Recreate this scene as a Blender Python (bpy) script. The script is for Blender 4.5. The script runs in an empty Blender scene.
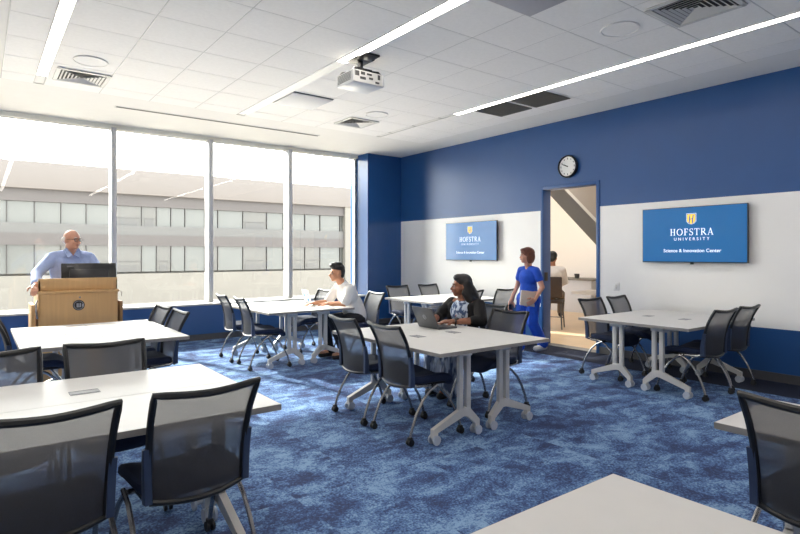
import bpy, bmesh, math, random
from mathutils import Vector, Matrix
random.seed(7)
PI = math.pi
S = bpy.context.scene
COL = S.collection

# ------------------------------------------------------------------ camera, light, exposure
cam_d = bpy.data.cameras.new('camera')
cam = bpy.data.objects.new('camera', cam_d); COL.objects.link(cam)
cam.location = (0, 0, 1.45)
cam.rotation_euler = (PI/2, 0, -0.648)
cam_d.sensor_width = 36.0
cam_d.lens = 556.8/800*36
cam_d.shift_y = -12.66/800
cam_d.clip_start = 0.05
cam_d.clip_end = 500
S.camera = cam

SKY = 6.6
W = bpy.data.worlds.new('sky'); S.world = W; W.use_nodes = True
bg = W.node_tree.nodes['Background']
bg.inputs[0].default_value = (1.0, 0.985, 0.96, 1); bg.inputs[1].default_value = SKY

sun_d = bpy.data.lights.new('sun', 'SUN'); sun_d.energy = 6.2; sun_d.angle = math.radians(1.6)
sun_d.color = (1.0, 0.95, 0.87)
sun = bpy.data.objects.new('sun', sun_d); COL.objects.link(sun)
el = math.radians(31)
dv = Vector((0.255*math.cos(el), -0.967*math.cos(el), -math.sin(el)))
sun.rotation_euler = dv.to_track_quat('-Z', 'Y').to_euler()
sun.location = (2, 20, 12)

pd = bpy.data.lights.new('window_daylight_portal', 'AREA'); pd.shape = 'RECTANGLE'
pd.size = 7.6; pd.size_y = 2.8; pd.cycles.is_portal = True
po = bpy.data.objects.new('window_daylight_portal', pd); COL.objects.link(po)
po.location = (2.5, 10.06, 2.0); po.rotation_euler = (-PI/2, 0, 0)

vs = S.view_settings
vs.view_transform = 'Standard'; vs.look = 'None'; vs.gamma = 1.0; vs.use_curve_mapping = False
vs.exposure = 0.93
try:
    S.cycles.max_bounces = 8; S.cycles.diffuse_bounces = 5; S.cycles.transparent_max_bounces = 16
    S.cycles.caustics_reflective = False; S.cycles.caustics_refractive = False
    S.cycles.sample_clamp_indirect = 6.0
    S.cycles.use_denoising = True
except Exception:
    pass

# ------------------------------------------------------------------ materials
def lin(c):
    return tuple((v/12.92 if v <= 0.04045 else ((v+0.055)/1.055)**2.4) for v in c)
def rgb(r, g, b):
    return lin((r/255, g/255, b/255)) + (1,)
def mat(name, col, rough=0.5, metal=0.0, spec=0.5, noise=0.0, nscale=40, emit=0.0):
    m = bpy.data.materials.new(name); m.use_nodes = True
    nt = m.node_tree; b = nt.nodes['Principled BSDF']
    b.inputs['Base Color'].default_value = col
    b.inputs['Roughness'].default_value = rough
    b.inputs['Metallic'].default_value = metal
    b.inputs['Specular IOR Level'].default_value = spec
    if noise:
        tc = nt.nodes.new('ShaderNodeTexCoord')
        n = nt.nodes.new('ShaderNodeTexNoise'); n.inputs['Scale'].default_value = nscale
        n.inputs['Detail'].default_value = 3
        nt.links.new(tc.outputs['Object'], n.inputs['Vector'])
        r = nt.nodes.new('ShaderNodeValToRGB')
        c = col
        r.color_ramp.elements[0].position = 0.3; r.color_ramp.elements[1].position = 0.7
        r.color_ramp.elements[0].color = (c[0]*(1-noise), c[1]*(1-noise), c[2]*(1-noise), 1)
        r.color_ramp.elements[1].color = (min(1, c[0]*(1+noise)), min(1, c[1]*(1+noise)), min(1, c[2]*(1+noise)), 1)
        nt.links.new(n.outputs['Fac'], r.inputs['Fac'])
        nt.links.new(r.outputs['Color'], b.inputs['Base Color'])
    if emit:
        b.inputs['Emission Color'].default_value = col
        b.inputs['Emission Strength'].default_value = emit
    return m

M = {}
M['blue'] = mat('blue_wall_paint', rgb(38, 82, 140), 0.34, noise=0.03, nscale=3)
M['blue_gloss'] = mat('blue_pier_paint', rgb(38, 82, 140), 0.2, noise=0.03, nscale=3)
M['white_wall'] = mat('white_wall_paint', rgb(244, 243, 242), 0.30, noise=0.01, nscale=3)
M['ceil'] = mat('ceiling_tile_white', rgb(243, 241, 238), 0.9, noise=0.02, nscale=30)
M['gyp'] = mat('gypsum_white', rgb(234, 232, 228), 0.85, noise=0.01, nscale=6)
M['fascia'] = mat('pocket_white', rgb(242, 239, 226), 0.8, noise=0.01)
M['grid'] = mat('ceiling_grid_metal', rgb(200, 198, 195), 0.6)
M['base'] = mat('baseboard_vinyl', rgb(74, 74, 78), 0.6, noise=0.04)
M['alu'] = mat('window_aluminium', rgb(196, 197, 200), 0.4, 0.25, noise=0.02)
M['sill'] = mat('sill_solid_surface', rgb(188, 186, 182), 0.4, noise=0.02)
M['lam'] = mat('white_laminate', rgb(214, 212, 209), 0.45, spec=0.3, noise=0.012, nscale=14)
M['edge'] = mat('table_edge_band', rgb(150, 146, 142), 0.5, noise=0.02)
M['legw'] = mat('table_leg_paint', rgb(206, 203, 199), 0.42, 0.1, noise=0.015)
M['castw'] = mat('caster_grey', rgb(186, 192, 204), 0.45, noise=0.02)
M['port'] = mat('power_port_grey', rgb(142, 143, 146), 0.5, noise=0.04)
M['portdk'] = mat('power_port_slot', rgb(60, 61, 64), 0.5)
M['frame'] = mat('chair_frame_black', rgb(27, 27, 29), 0.38, noise=0.05)
M['seat'] = mat('seat_fabric_navy', rgb(30, 40, 66), 0.85, noise=0.15, nscale=120)
M['brk'] = mat('chair_bracket_slate', rgb(62, 74, 100), 0.35, 0.2, noise=0.04)
M['chrome'] = mat('chair_leg_metal', rgb(158, 157, 158), 0.26, 0.85, noise=0.03)
M['rub'] = mat('caster_black', rgb(24, 24, 26), 0.5, noise=0.05)
M['oak'] = mat('oak_veneer', rgb(196, 157, 108), 0.45, noise=0.05, nscale=6)
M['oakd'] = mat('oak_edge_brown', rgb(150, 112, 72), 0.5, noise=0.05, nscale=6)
M['blk'] = mat('black_plastic', rgb(22, 22, 24), 0.35, noise=0.05)
M['bezel'] = mat('bezel_black', rgb(30, 30, 34), 0.3, noise=0.03)
M['grey'] = mat('grey_metal', rgb(98, 99, 102), 0.4, 0.5, noise=0.03)
M['dgrey'] = mat('dark_grey', rgb(70, 70, 70), 0.6, noise=0.04)
M['vent'] = mat('vent_white', rgb(206, 205, 202), 0.55, noise=0.02)
M['ventin'] = mat('vent_inside', rgb(58, 57, 55), 0.8, noise=0.05)
M['egg'] = mat('eggcrate_grey', rgb(118, 115, 109), 0.7, noise=0.06, nscale=60)
M['panel'] = mat('panel_grey', rgb(196, 197, 201), 0.6, noise=0.02)
M['panelg'] = mat('panel_mid_grey', rgb(170, 170, 176), 0.5, noise=0.02)
M['whitepl'] = mat('white_plastic', rgb(232, 232, 232), 0.4, noise=0.02)
M['paper'] = mat('paper', rgb(240, 238, 232), 0.8, noise=0.015)
M['tan'] = mat('folder_tan', rgb(206, 190, 176), 0.7, noise=0.03)
M['sky_decal'] = mat('sticker_blue', rgb(90, 160, 210), 0.5)
M['green'] = mat('indicator_green', rgb(90, 210, 140), 0.4, emit=0.6)
M['wood_floor'] = mat('lobby_floor', rgb(205, 180, 146), 0.35, noise=0.05, nscale=3)
M['lobby'] = mat('lobby_white', rgb(238, 233, 226), 0.7, noise=0.01)
M['steel'] = mat('stair_steel', rgb(118, 116, 110), 0.55, 0.1, noise=0.03)
M['steeld'] = mat('stair_soffit', rgb(74, 65, 57), 0.6, noise=0.05)
M['clockf'] = mat('clock_face', rgb(236, 236, 234), 0.5, noise=0.01)
M['gold'] = mat('emblem_gold', rgb(236, 190, 52), 0.5, emit=0.55)
M['txt'] = mat('screen_white', rgb(214, 226, 240), 0.5, emit=0.5)
M['scr_blue'] = mat('screen_emblem_blue', rgb(16, 78, 140), 0.4, emit=0.6)
M['screen'] = mat('screen_blue', rgb(18, 90, 146), 0.22, emit=0.34)
M['strip_off'] = mat('diffuser_off', rgb(238, 237, 233), 0.5, noise=0.01)
# people
M['skin_l'] = mat('skin_light', rgb(206, 152, 128), 0.55, noise=0.04, nscale=20)
M['skin_m'] = mat('skin_medium', rgb(196, 140, 108), 0.55, noise=0.04, nscale=20)
M['skin_d'] = mat('skin_brown', rgb(142, 92, 68), 0.5, noise=0.05, nscale=20)
M['hair_blk'] = mat('hair_black', rgb(22, 19, 19), 0.42, noise=0.25, nscale=60)
M['hair_red'] = mat('hair_auburn', rgb(104, 56, 38), 0.45, noise=0.25, nscale=50)
M['hair_wht'] = mat('hair_white', rgb(214, 206, 200), 0.6, noise=0.06, nscale=60)
M['lip'] = mat('lips', rgb(150, 80, 74), 0.5)
M['eyew'] = mat('eye_white', rgb(196, 188, 182), 0.5)
M['eyed'] = mat('eye_dark', rgb(28, 20, 18), 0.25)
M['shirt_b'] = mat('shirt_light_blue', rgb(158, 176, 220), 0.8, noise=0.05, nscale=25)
M['shirt_w'] = mat('shirt_white', rgb(234, 232, 230), 0.85, noise=0.03, nscale=18)
M['scrub'] = mat('scrubs_royal_blue', rgb(16, 74, 186), 0.8, noise=0.12, nscale=16)
M['cardi'] = mat('cardigan_black', rgb(20, 19, 21), 0.9, noise=0.25, nscale=40)
M['trs_dk'] = mat('trousers_dark', rgb(30, 31, 38), 0.85, noise=0.1, nscale=30)
M['trs_kh'] = mat('trousers_khaki', rgb(120, 108, 96), 0.85, noise=0.1, nscale=30)
M['shoe_w'] = mat('shoe_white', rgb(222, 220, 216), 0.5, noise=0.03)
M['shoe_d'] = mat('shoe_dark', rgb(40, 36, 36), 0.5, noise=0.05)

def pattern_cloth(name, c1, c2, scale, stretch=(1, 1, 1)):
    m = bpy.data.materials.new(name); m.use_nodes = True
    nt = m.node_tree; b = nt.nodes['Principled BSDF']; b.inputs['Roughness'].default_value = 0.85
    tc = nt.nodes.new('ShaderNodeTexCoord'); mp = nt.nodes.new('ShaderNodeMapping'); mp.inputs['Scale'].default_value = stretch
    n = nt.nodes.new('ShaderNodeTexNoise'); n.inputs['Scale'].default_value = scale; n.inputs['Detail'].default_value = 2
    r = nt.nodes.new('ShaderNodeValToRGB')
    r.color_ramp.elements[0].position = 0.45; r.color_ramp.elements[0].color = c1
    r.color_ramp.elements[1].position = 0.56; r.color_ramp.elements[1].color = c2
    nt.links.new(tc.outputs['Object'], mp.inputs['Vector']); nt.links.new(mp.outputs['Vector'], n.inputs['Vector'])
    nt.links.new(n.outputs['Fac'], r.inputs['Fac']); nt.links.new(r.outputs['Color'], b.inputs['Base Color'])
    return m
M['blouse'] = pattern_cloth('blouse_pattern', rgb(64, 84, 122), rgb(196, 208, 224), 26, (1, 1, 0.7))
M['skirt'] = pattern_cloth('skirt_pattern', rgb(84, 96, 122), rgb(190, 198, 212), 22, (1, 1, 0.25))

# oak with vertical grain
def oak():
    m = M['oak']; nt = m.node_tree
    for n in nt.nodes:
        if n.type == 'TEX_NOISE':
            mp = nt.nodes.new('ShaderNodeMapping'); mp.inputs['Scale'].default_value = (14, 14, 0.7)
            src = n.inputs['Vector'].links[0].from_socket
            nt.links.new(src, mp.inputs['Vector']); nt.links.new(mp.outputs['Vector'], n.inputs['Vector'])
            n.inputs['Scale'].default_value = 3
oak()

# mesh fabric of the chair backs: an open weave that lets part of the light through
def weave():
    m = bpy.data.materials.new('chair_mesh_weave'); m.use_nodes = True
    nt = m.node_tree; b = nt.nodes['Principled BSDF']; out = nt.nodes['Material Output']
    b.inputs['Roughness'].default_value = 0.6
    tc = nt.nodes.new('ShaderNodeTexCoord'); n = nt.nodes.new('ShaderNodeTexNoise')
    mp = nt.nodes.new('ShaderNodeMapping'); mp.inputs['Scale'].default_value = (300, 300, 500)
    nt.links.new(tc.outputs['Object'], mp.inputs['Vector']); nt.links.new(mp.outputs['Vector'], n.inputs['Vector'])
    n.inputs['Scale'].default_value = 1.0
    r = nt.nodes.new('ShaderNodeValToRGB')
    r.color_ramp.elements[0].color = rgb(34, 34, 37); r.color_ramp.elements[1].color = rgb(68, 67, 70)
    nt.links.new(n.outputs['Fac'], r.inputs['Fac']); nt.links.new(r.outputs['Color'], b.inputs['Base Color'])
    tl = nt.nodes.new('ShaderNodeBsdfTranslucent'); tl.inputs['Color'].default_value = rgb(150, 148, 150)
    mx0 = nt.nodes.new('ShaderNodeMixShader'); mx0.inputs[0].default_value = 0.22
    nt.links.new(b.outputs[0], mx0.inputs[1]); nt.links.new(tl.outputs[0], mx0.inputs[2])
    tr = nt.nodes.new('ShaderNodeBsdfTransparent')
    mx = nt.nodes.new('ShaderNodeMixShader'); mx.inputs[0].default_value = 0.2
    nt.links.new(mx0.outputs[0], mx.inputs[1]); nt.links.new(tr.outputs[0], mx.inputs[2])
    nt.links.new(mx.outputs[0], out.inputs['Surface'])
    return m
M['weave'] = weave()

def glass():
    m = bpy.data.materials.new('window_glass'); m.use_nodes = True
    nt = m.node_tree; out = nt.nodes['Material Output']
    nt.nodes.remove(nt.nodes['Principled BSDF'])
    tr = nt.nodes.new('ShaderNodeBsdfTransparent'); tr.inputs['Color'].default_value = (0.93, 0.95, 0.94, 1)
    gl = nt.nodes.new('ShaderNodeBsdfGlossy'); gl.inputs['Roughness'].default_value = 0.0
    fr = nt.nodes.new('ShaderNodeFresnel'); fr.inputs['IOR'].default_value = 1.33
    mx = nt.nodes.new('ShaderNodeMixShader')
    nt.links.new(fr.outputs[0], mx.inputs[0]); nt.links.new(tr.outputs[0], mx.inputs[1]); nt.links.new(gl.outputs[0], mx.inputs[2])
    nt.links.new(mx.outputs[0], out.inputs['Surface'])
    return m
M['glass'] = glass()

def emis(name, col, s):
    m = bpy.data.materials.new(name); m.use_nodes = True
    b = m.node_tree.nodes['Principled BSDF']
    b.inputs['Base Color'].default_value = col
    b.inputs['Emission Color'].default_value = col; b.inputs['Emission Strength'].default_value = s
    return m
M['led'] = emis('led_diffuser', (1.0, 0.93, 0.85, 1), 9.0)
M['led_lobby'] = emis('lobby_led', (1.0, 0.93, 0.83, 1), 3.5)

def carpet():
    m = bpy.data.materials.new('blue_carpet'); m.use_nodes = True
    nt = m.node_tree; b = nt.nodes['Principled BSDF']; b.inputs['Roughness'].default_value = 0.95
    b.inputs['Specular IOR Level'].default_value = 0.15
    L = nt.links.new
    tc = nt.nodes.new('ShaderNodeTexCoord')
    # tile-wise offset so that neighbouring carpet tiles break the pattern
    sep = nt.nodes.new('ShaderNodeVectorMath'); sep.operation = 'MULTIPLY'; sep.inputs[1].default_value = (2.0, 1.0, 0)
    L(tc.outputs['Object'], sep.inputs[0])
    fl = nt.nodes.new('ShaderNodeVectorMath'); fl.operation = 'FLOOR'; L(sep.outputs[0], fl.inputs[0])
    wn = nt.nodes.new('ShaderNodeTexWhiteNoise'); wn.noise_dimensions = '3D'; L(fl.outputs[0], wn.inputs['Vector'])
    sc = nt.nodes.new('ShaderNodeVectorMath'); sc.operation = 'SCALE'; sc.inputs['Scale'].default_value = 0.25
    L(wn.outputs['Color'], sc.inputs[0])
    ad = nt.nodes.new('ShaderNodeVectorMath'); ad.operation = 'ADD'; L(tc.outputs['Object'], ad.inputs[0]); L(sc.outputs[0], ad.inputs[1])
    def noise(scale, det, rough, dist, st=(1, 1, 1)):
        mp = nt.nodes.new('ShaderNodeMapping'); mp.inputs['Scale'].default_value = st; L(ad.outputs[0], mp.inputs['Vector'])
        n = nt.nodes.new('ShaderNodeTexNoise'); n.inputs['Scale'].default_value = scale; n.inputs['Detail'].default_value = det
        n.inputs['Roughness'].default_value = rough; n.inputs['Distortion'].default_value = dist
        L(mp.outputs[0], n.inputs['Vector']); return n.outputs['Fac']
    a = noise(3.0, 8, 0.70, 0.35, (1.0, 1.35, 1)); c = noise(70, 2, 0.7, 0)
    mix = nt.nodes.new('ShaderNodeMath'); mix.operation = 'MULTIPLY_ADD'; mix.inputs[1].default_value = 0.55
    L(c, mix.inputs[0]); L(a, mix.inputs[2])
    r = nt.nodes.new('ShaderNodeValToRGB'); e = r.color_ramp.elements
    e[0].position = 0.66; e[0].color = rgb(58, 68, 102)
    e[1].position = 0.90; e[1].color = rgb(132, 162, 196)
    x = e.new(0.74); x.color = rgb(70, 92, 134)
    x = e.new(0.81); x.color = rgb(90, 120, 166)
    L(mix.outputs[0], r.inputs['Fac'])
    # darker border tiles along the television wall
    sx = nt.nodes.new('ShaderNodeSeparateXYZ'); L(tc.outputs['Object'], sx.inputs[0])
    gt = nt.nodes.new('ShaderNodeMath'); gt.operation = 'GREATER_THAN'; gt.inputs[1].default_value = 6.55; L(sx.outputs['X'], gt.inputs[0])
    mc = nt.nodes.new('ShaderNodeMix'); mc.data_type = 'RGBA'
    L(gt.outputs[0], mc.inputs['Factor']); L(r.outputs['Color'], mc.inputs['A'])
    nb = nt.nodes.new('ShaderNodeMix'); nb.data_type = 'RGBA'; L(c, nb.inputs['Factor'])
    nb.inputs['A'].default_value = rgb(30, 34, 48); nb.inputs['B'].default_value = rgb(48, 54, 72)
    L(nb.outputs['Result'], mc.inputs['B'])
    L(mc.outputs['Result'], b.inputs['Base Color'])
    bp = nt.nodes.new('ShaderNodeBump'); bp.inputs['Strength'].default_value = 0.25; bp.inputs['Distance'].default_value = 0.01
    n2 = noise(160, 2, 0.6, 0); L(n2, bp.inputs['Height']); L(bp.outputs[0], b.inputs['Normal'])
    return m
M['carpet'] = carpet()

# exterior
M['par'] = mat('facade_parapet', rgb(75, 71, 70), 0.8, noise=0.03, nscale=0.6)
M['band'] = mat('facade_band_mauve', rgb(54, 51, 52), 0.8, noise=0.05, nscale=2)
M['fglass'] = mat('facade_window', rgb(57, 59, 58), 0.2, noise=0.08, nscale=0.4)
M['fglass2'] = mat('facade_window_dim', rgb(52, 51, 49), 0.2, noise=0.08, nscale=0.4)
M['fspan'] = mat('facade_spandrel', rgb(50, 50, 51), 0.5, noise=0.06, nscale=2)
M['fmull'] = mat('facade_mullion', rgb(42, 41, 42), 0.5)
M['flow'] = mat('facade_lower', rgb(82, 80, 77), 0.8, noise=0.06, nscale=0.5)
M['fwhite'] = mat('facade_white', rgb(82, 80, 77), 0.8, noise=0.02)
M['plaza'] = mat('plaza_paving', rgb(214, 204, 190), 0.9, noise=0.06, nscale=0.3)

# ------------------------------------------------------------------ helpers
class MB:
    """Collects shapes in one bmesh; build() links them as one object."""
    def __init__(s): s.bm = bmesh.new(); s.mi = 0
    def _mark(s, faces, mi):
        for f in faces: f.material_index = mi
    def box(s, c, size, rot=None, bev=0.0, mi=0, seg=2):
        bm = s.bm; b = bmesh.new()
        bmesh.ops.create_cube(b, size=1.0)
        bmesh.ops.scale(b, vec=size, verts=b.verts)
        if bev: bmesh.ops.bevel(b, geom=b.edges[:], offset=bev, segments=seg, affect='EDGES', profile=0.5)
        if rot is not None: bmesh.ops.rotate(b, cent=(0, 0, 0), matrix=rot, verts=b.verts)
        bmesh.ops.translate(b, vec=c, verts=b.verts)
        s.join(b, mi); return s
    def b2(s, lo, hi, **k):
        return s.box([(a+b)/2 for a, b in zip(lo, hi)], [abs(b-a) for a, b in zip(lo, hi)], **k)
    def join(s, b, mi=0):
        vm = {}
        for v in b.verts: vm[v] = s.bm.verts.new(v.co)
        for f in b.faces:
            try:
                nf = s.bm.faces.new([vm[v] for v in f.verts]); nf.material_index = mi; nf.smooth = f.smooth
            except ValueError: pass
        b.free()
    def tube(s, pts, r, n=10, mi=0, cap=True):
        pts = [Vector(p) for p in pts]; rs = r if isinstance(r, (list, tuple)) else [r]*len(pts)
        rings = []; up = None
        for i, p in enumerate(pts):
            t = (pts[min(i+1, len(pts)-1)] - pts[max(i-1, 0)]).normalized()
            if up is None:
                up = Vector((0, 0, 1)) if abs(t.z) < 0.9 else Vector((1, 0, 0))
            a = t.cross(up)
            if a.length < 1e-5: a = t.cross(Vector((0, 1, 0)))
            a.normalize(); bb = a.cross(t).normalized(); up = bb
            rings.append([s.bm.verts.new(p + a*math.cos(2*PI*k/n)*rs[i] + bb*math.sin(2*PI*k/n)*rs[i]) for k in range(n)])
        fs = []
        for i in range(len(rings)-1):
            for k in range(n):
                fs.append(s.bm.faces.new((rings[i][k], rings[i][(k+1) % n], rings[i+1][(k+1) % n], rings[i+1][k])))
        if cap:
            fs.append(s.bm.faces.new(rings[0][::-1])); fs.append(s.bm.faces.new(rings[-1]))
        s._mark(fs, mi); return s
    def cyl(s, a, b, r, n=16, mi=0): return s.tube([a, b], r, n, mi)
    def poly(s, pts, vec, mi=0):
        """prism: polygon pts extruded by vec"""
        v = Vector(vec); A = [s.bm.verts.new(Vector(p)) for p in pts]; B = [s.bm.verts.new(Vector(p)+v) for p in pts]
        n = len(A); fs = [s.bm.faces.new(A[::-1]), s.bm.faces.new(B)]
        for i in range(n): fs.append(s.bm.faces.new((A[i], A[(i+1) % n], B[(i+1) % n], B[i])))
        s._mark(fs, mi); return s
    def quad(s, pts, mi=0):
        f = s.bm.faces.new([s.bm.verts.new(Vector(p)) for p in pts]); f.material_index = mi; return s
    def grid(s, P, mi=0):
        V = [[s.bm.verts.new(Vector(p)) for p in row] for row in P]; fs = []
        for i in range(len(V)-1):
            for j in range(len(V[0])-1):
                fs.append(s.bm.faces.new((V[i][j], V[i][j+1], V[i+1][j+1], V[i+1][j])))
        s._mark(fs, mi); return s
    def sphere(s, c, r, mi=0, u=12, v=8):
        b = bmesh.new(); bmesh.ops.create_uvsphere(b, u_segments=u, v_segments=v, radius=1.0)
        rr = r if isinstance(r, (list, tuple)) else (r, r, r)
        bmesh.ops.scale(b, vec=rr, verts=b.verts); bmesh.ops.translate(b, vec=c, verts=b.verts)
        s.join(b, mi); return s
    def build(s, name, mats, parent=None, smooth=True, fix=True):
        if fix: bmesh.ops.recalc_face_normals(s.bm, faces=s.bm.faces[:])
        me = bpy.data.meshes.new(name); s.bm.to_mesh(me); s.bm.free()
        for m in (mats if isinstance(mats, (list, tuple)) else [mats]): me.materials.append(m)
        if smooth and len(me.polygons):
            me.polygons.foreach_set('use_smooth', [True]*len(me.polygons))
            me.set_sharp_from_angle(angle=math.radians(35))
        o = bpy.data.objects.new(name, me); COL.objects.link(o)
        if parent is not None: o.parent = parent
        return o

def tag(o, label=None, cat=None, group=None, kind=None):
    if label: o['label'] = label
    if cat: o['category'] = cat
    if group: o['group'] = group
    if kind: o['kind'] = kind
    return o
def empty(name, loc=(0, 0, 0), rz=0.0):
    o = bpy.data.objects.new(name, None); COL.objects.link(o)
    o.location = loc; o.rotation_euler = (0, 0, rz); o.empty_display_size = 0.1
    return o
def struct(mb, name, mats, parent=None):
    o = mb.build(name, mats, parent)
    if parent is None: o['kind'] = 'structure'
    return o
def copy_tree(o, parent=None):
    c = o.copy(); COL.objects.link(c)
    if parent is not None: c.parent = parent
    for ch in list(o.children): copy_tree(ch, c)
    return c
def rz(a): return Matrix.Rotation(a, 3, 'Z')

# ------------------------------------------------------------------ the room
ZC = 3.533; XR = 7.25; XL = -1.3; YI = 9.54; YG = 10.0; YB = -2.6; ZS = 0.612; ZH = 3.465
DY0, DY1, DZ = 4.785, 5.75, 2.485            # door opening

struct(MB().b2((XL-0.2, YB-0.2, -0.12), (XR+0.06, YG+0.2, 0)), 'floor', M['carpet'])

# ceiling slab with the drywall border
struct(MB().b2((XL-0.2, YB-0.2, ZC), (XR+0.2, YG+0.2, ZC+0.15)), 'ceiling', M['gyp'])
# suspended tiles and their grid
tx = [0.21, 0.635-0.105, 0.635, 1.24, 1.845, 2.45, 3.05, 3.17, 3.77, 4.37, 4.97, 5.57, 5.67, 6.27, 6.62]
ty = [8.06]
y = 7.705
while y > YB+0.3: ty.append(y); y -= 0.645
ty.append(YB+0.25)
mb = MB(); gb = MB(); t = 0.004
for i in range(len(tx)-1):
    if tx[i+1]-tx[i] < 0.15: continue
    for j in range(len(ty)-1):
        mb.b2((tx[i]+t, ty[j+1]+t, ZC-0.010), (tx[i+1]-t, ty[j]-t, ZC-0.0005), bev=0.003, seg=1)
struct(mb, 'ceiling_tiles', M['ceil'])
for x in tx: gb.b2((x-t-0.002, ty[-1], ZC-0.0075), (x+t+0.002, ty[0], ZC-0.001))
for y in ty: gb.b2((tx[0], y-t-0.002, ZC-0.0075), (tx[-1], y+t+0.002, ZC-0.001))
struct(gb, 'ceiling_grid', M['grid'])
# shade pocket fascia over the glass
struct(MB().b2((XL, YG-0.09, ZH), (6.39, YG+0.06, ZC)), 'trim_1', M['fascia'])

# television wall, in colour zones, with the door hole
def wall_right():
    m = MB()
    def zone(y0, y1, z0, z1, mi): m.b2((XR, y0, z0), (XR+0.16, y1, z1), mi=mi)
    bz0, bz1 = 0.60, 2.152
    for (y0, y1) in ((YB, DY0-0.055), (DY1+0.05, YI+0.6)):
        zone(y0, y1, 0, bz0, 0); zone(y0, y1, bz0, bz1, 1); zone(y0, y1, bz1, ZC, 0)
    zone(DY0-0.055, DY1+0.05, DZ+0.05, ZC, 0)
    o = m.build('wall_right', [M['blue'], M['white_wall']]); o['kind'] = 'structure'
wall_right()
# door lining
dm = MB()
dm.b2((XR-0.015, DY1, 0), (XR+0.18, DY1+0.05, DZ+0.055), bev=0.004)
dm.b2((XR-0.015, DY0-0.055, 0), (XR+0.18, DY0, DZ+0.055), bev=0.004)
dm.b2((XR-0.015, DY0, DZ), (XR+0.18, DY1, DZ+0.055), bev=0.004)
dr = empty('door_1', (0, 0, 0)); dr['kind'] = 'structure'
dm.build('door_frame', M['blue'], dr)
MB().b2((XR-0.01, DY0, 0.0), (XR+0.2, DY1, 0.006)).build('threshold', M['grey'], dr)
MB().b2((XR+0.02, DY1-0.008, 1.02), (XR+0.10, DY1+0.001, 1.16), bev=0.002).build('strike_plate', M['blk'], dr)

# window wall: low wall, sill, pier in the corner
struct(MB().b2((XL, YI, 0), (6.39, YG+0.12, ZS-0.03)), 'wall_back', M['blue'])
struct(MB().b2((XL, YI-0.02, ZS-0.03), (6.39, YG+0.02, ZS), bev=0.004), 'trim_2', M['sill'])
struct(MB().b2((6.39, YI, 0), (XR, YG+0.2, ZC)), 'wall_back_pier', M['blue_gloss'])
struct(MB().b2((XL-0.16, YB, 0), (XL, YG+0.2, ZC)), 'wall_left', M['white_wall'])
struct(MB().b2((XL-0.16, YB-0.16, 0), (XR+0.16, YB, ZC)), 'wall_front', M['white_wall'])
struct(MB().b2((XR-0.015, YB, 0), (XR, DY0-0.055, 0.10)).b2((XR-0.015, DY1+0.05, 0), (XR, YI, 0.10)), 'baseboard_right', M['base'])
struct(MB().b2((XL, YI-0.015, 0), (XR, YI, 0.10)), 'baseboard_back', M['base'])
struct(MB().b2((XL, YB, 0), (XL+0.015, YI, 0.10)), 'baseboard_left', M['base'])

bx = [XL, 0.18, 1.725, 3.27, 4.80, 6.33]
for i in range(5):
    w = empty('window_%d' % (i+1), (0, 0, 0)); w['kind'] = 'structure'
    x0, x1 = bx[i], bx[i+1]
    f = MB()
    if i < 4:
        f.b2((x1-0.038, YG-0.17, ZS), (x1+0.038, YG+0.06, ZH+0.01), bev=0.004)
    else:
        f.b2((x1+0.02, YG-0.03, ZS), (x1+0.06, YG+0.06, ZH+0.01), bev=0.003)
    if i == 0: f.b2((x0, YG-0.075, ZS), (x0+0.05, YG+0.075, ZH+0.01), bev=0.003)
    f.b2((x0+0.035, YG-0.03, ZS), (x1-0.035 if i < 4 else x1+0.03, YG+0.03, ZS+0.012), bev=0.003)
    f.b2((x0+0.035, YG-0.03, ZH-0.01), (x1-0.035 if i < 4 else x1+0.03, YG+0.03, ZH+0.01), bev=0.003)
    f.build('window_frame', M['alu'], w)
    MB().b2((x0+0.036, YG-0.006, ZS+0.02), (x1-0.036 if i < 4 else x1+0.03, YG+0.006, ZH)).build('pane', M['glass'], w)

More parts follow.
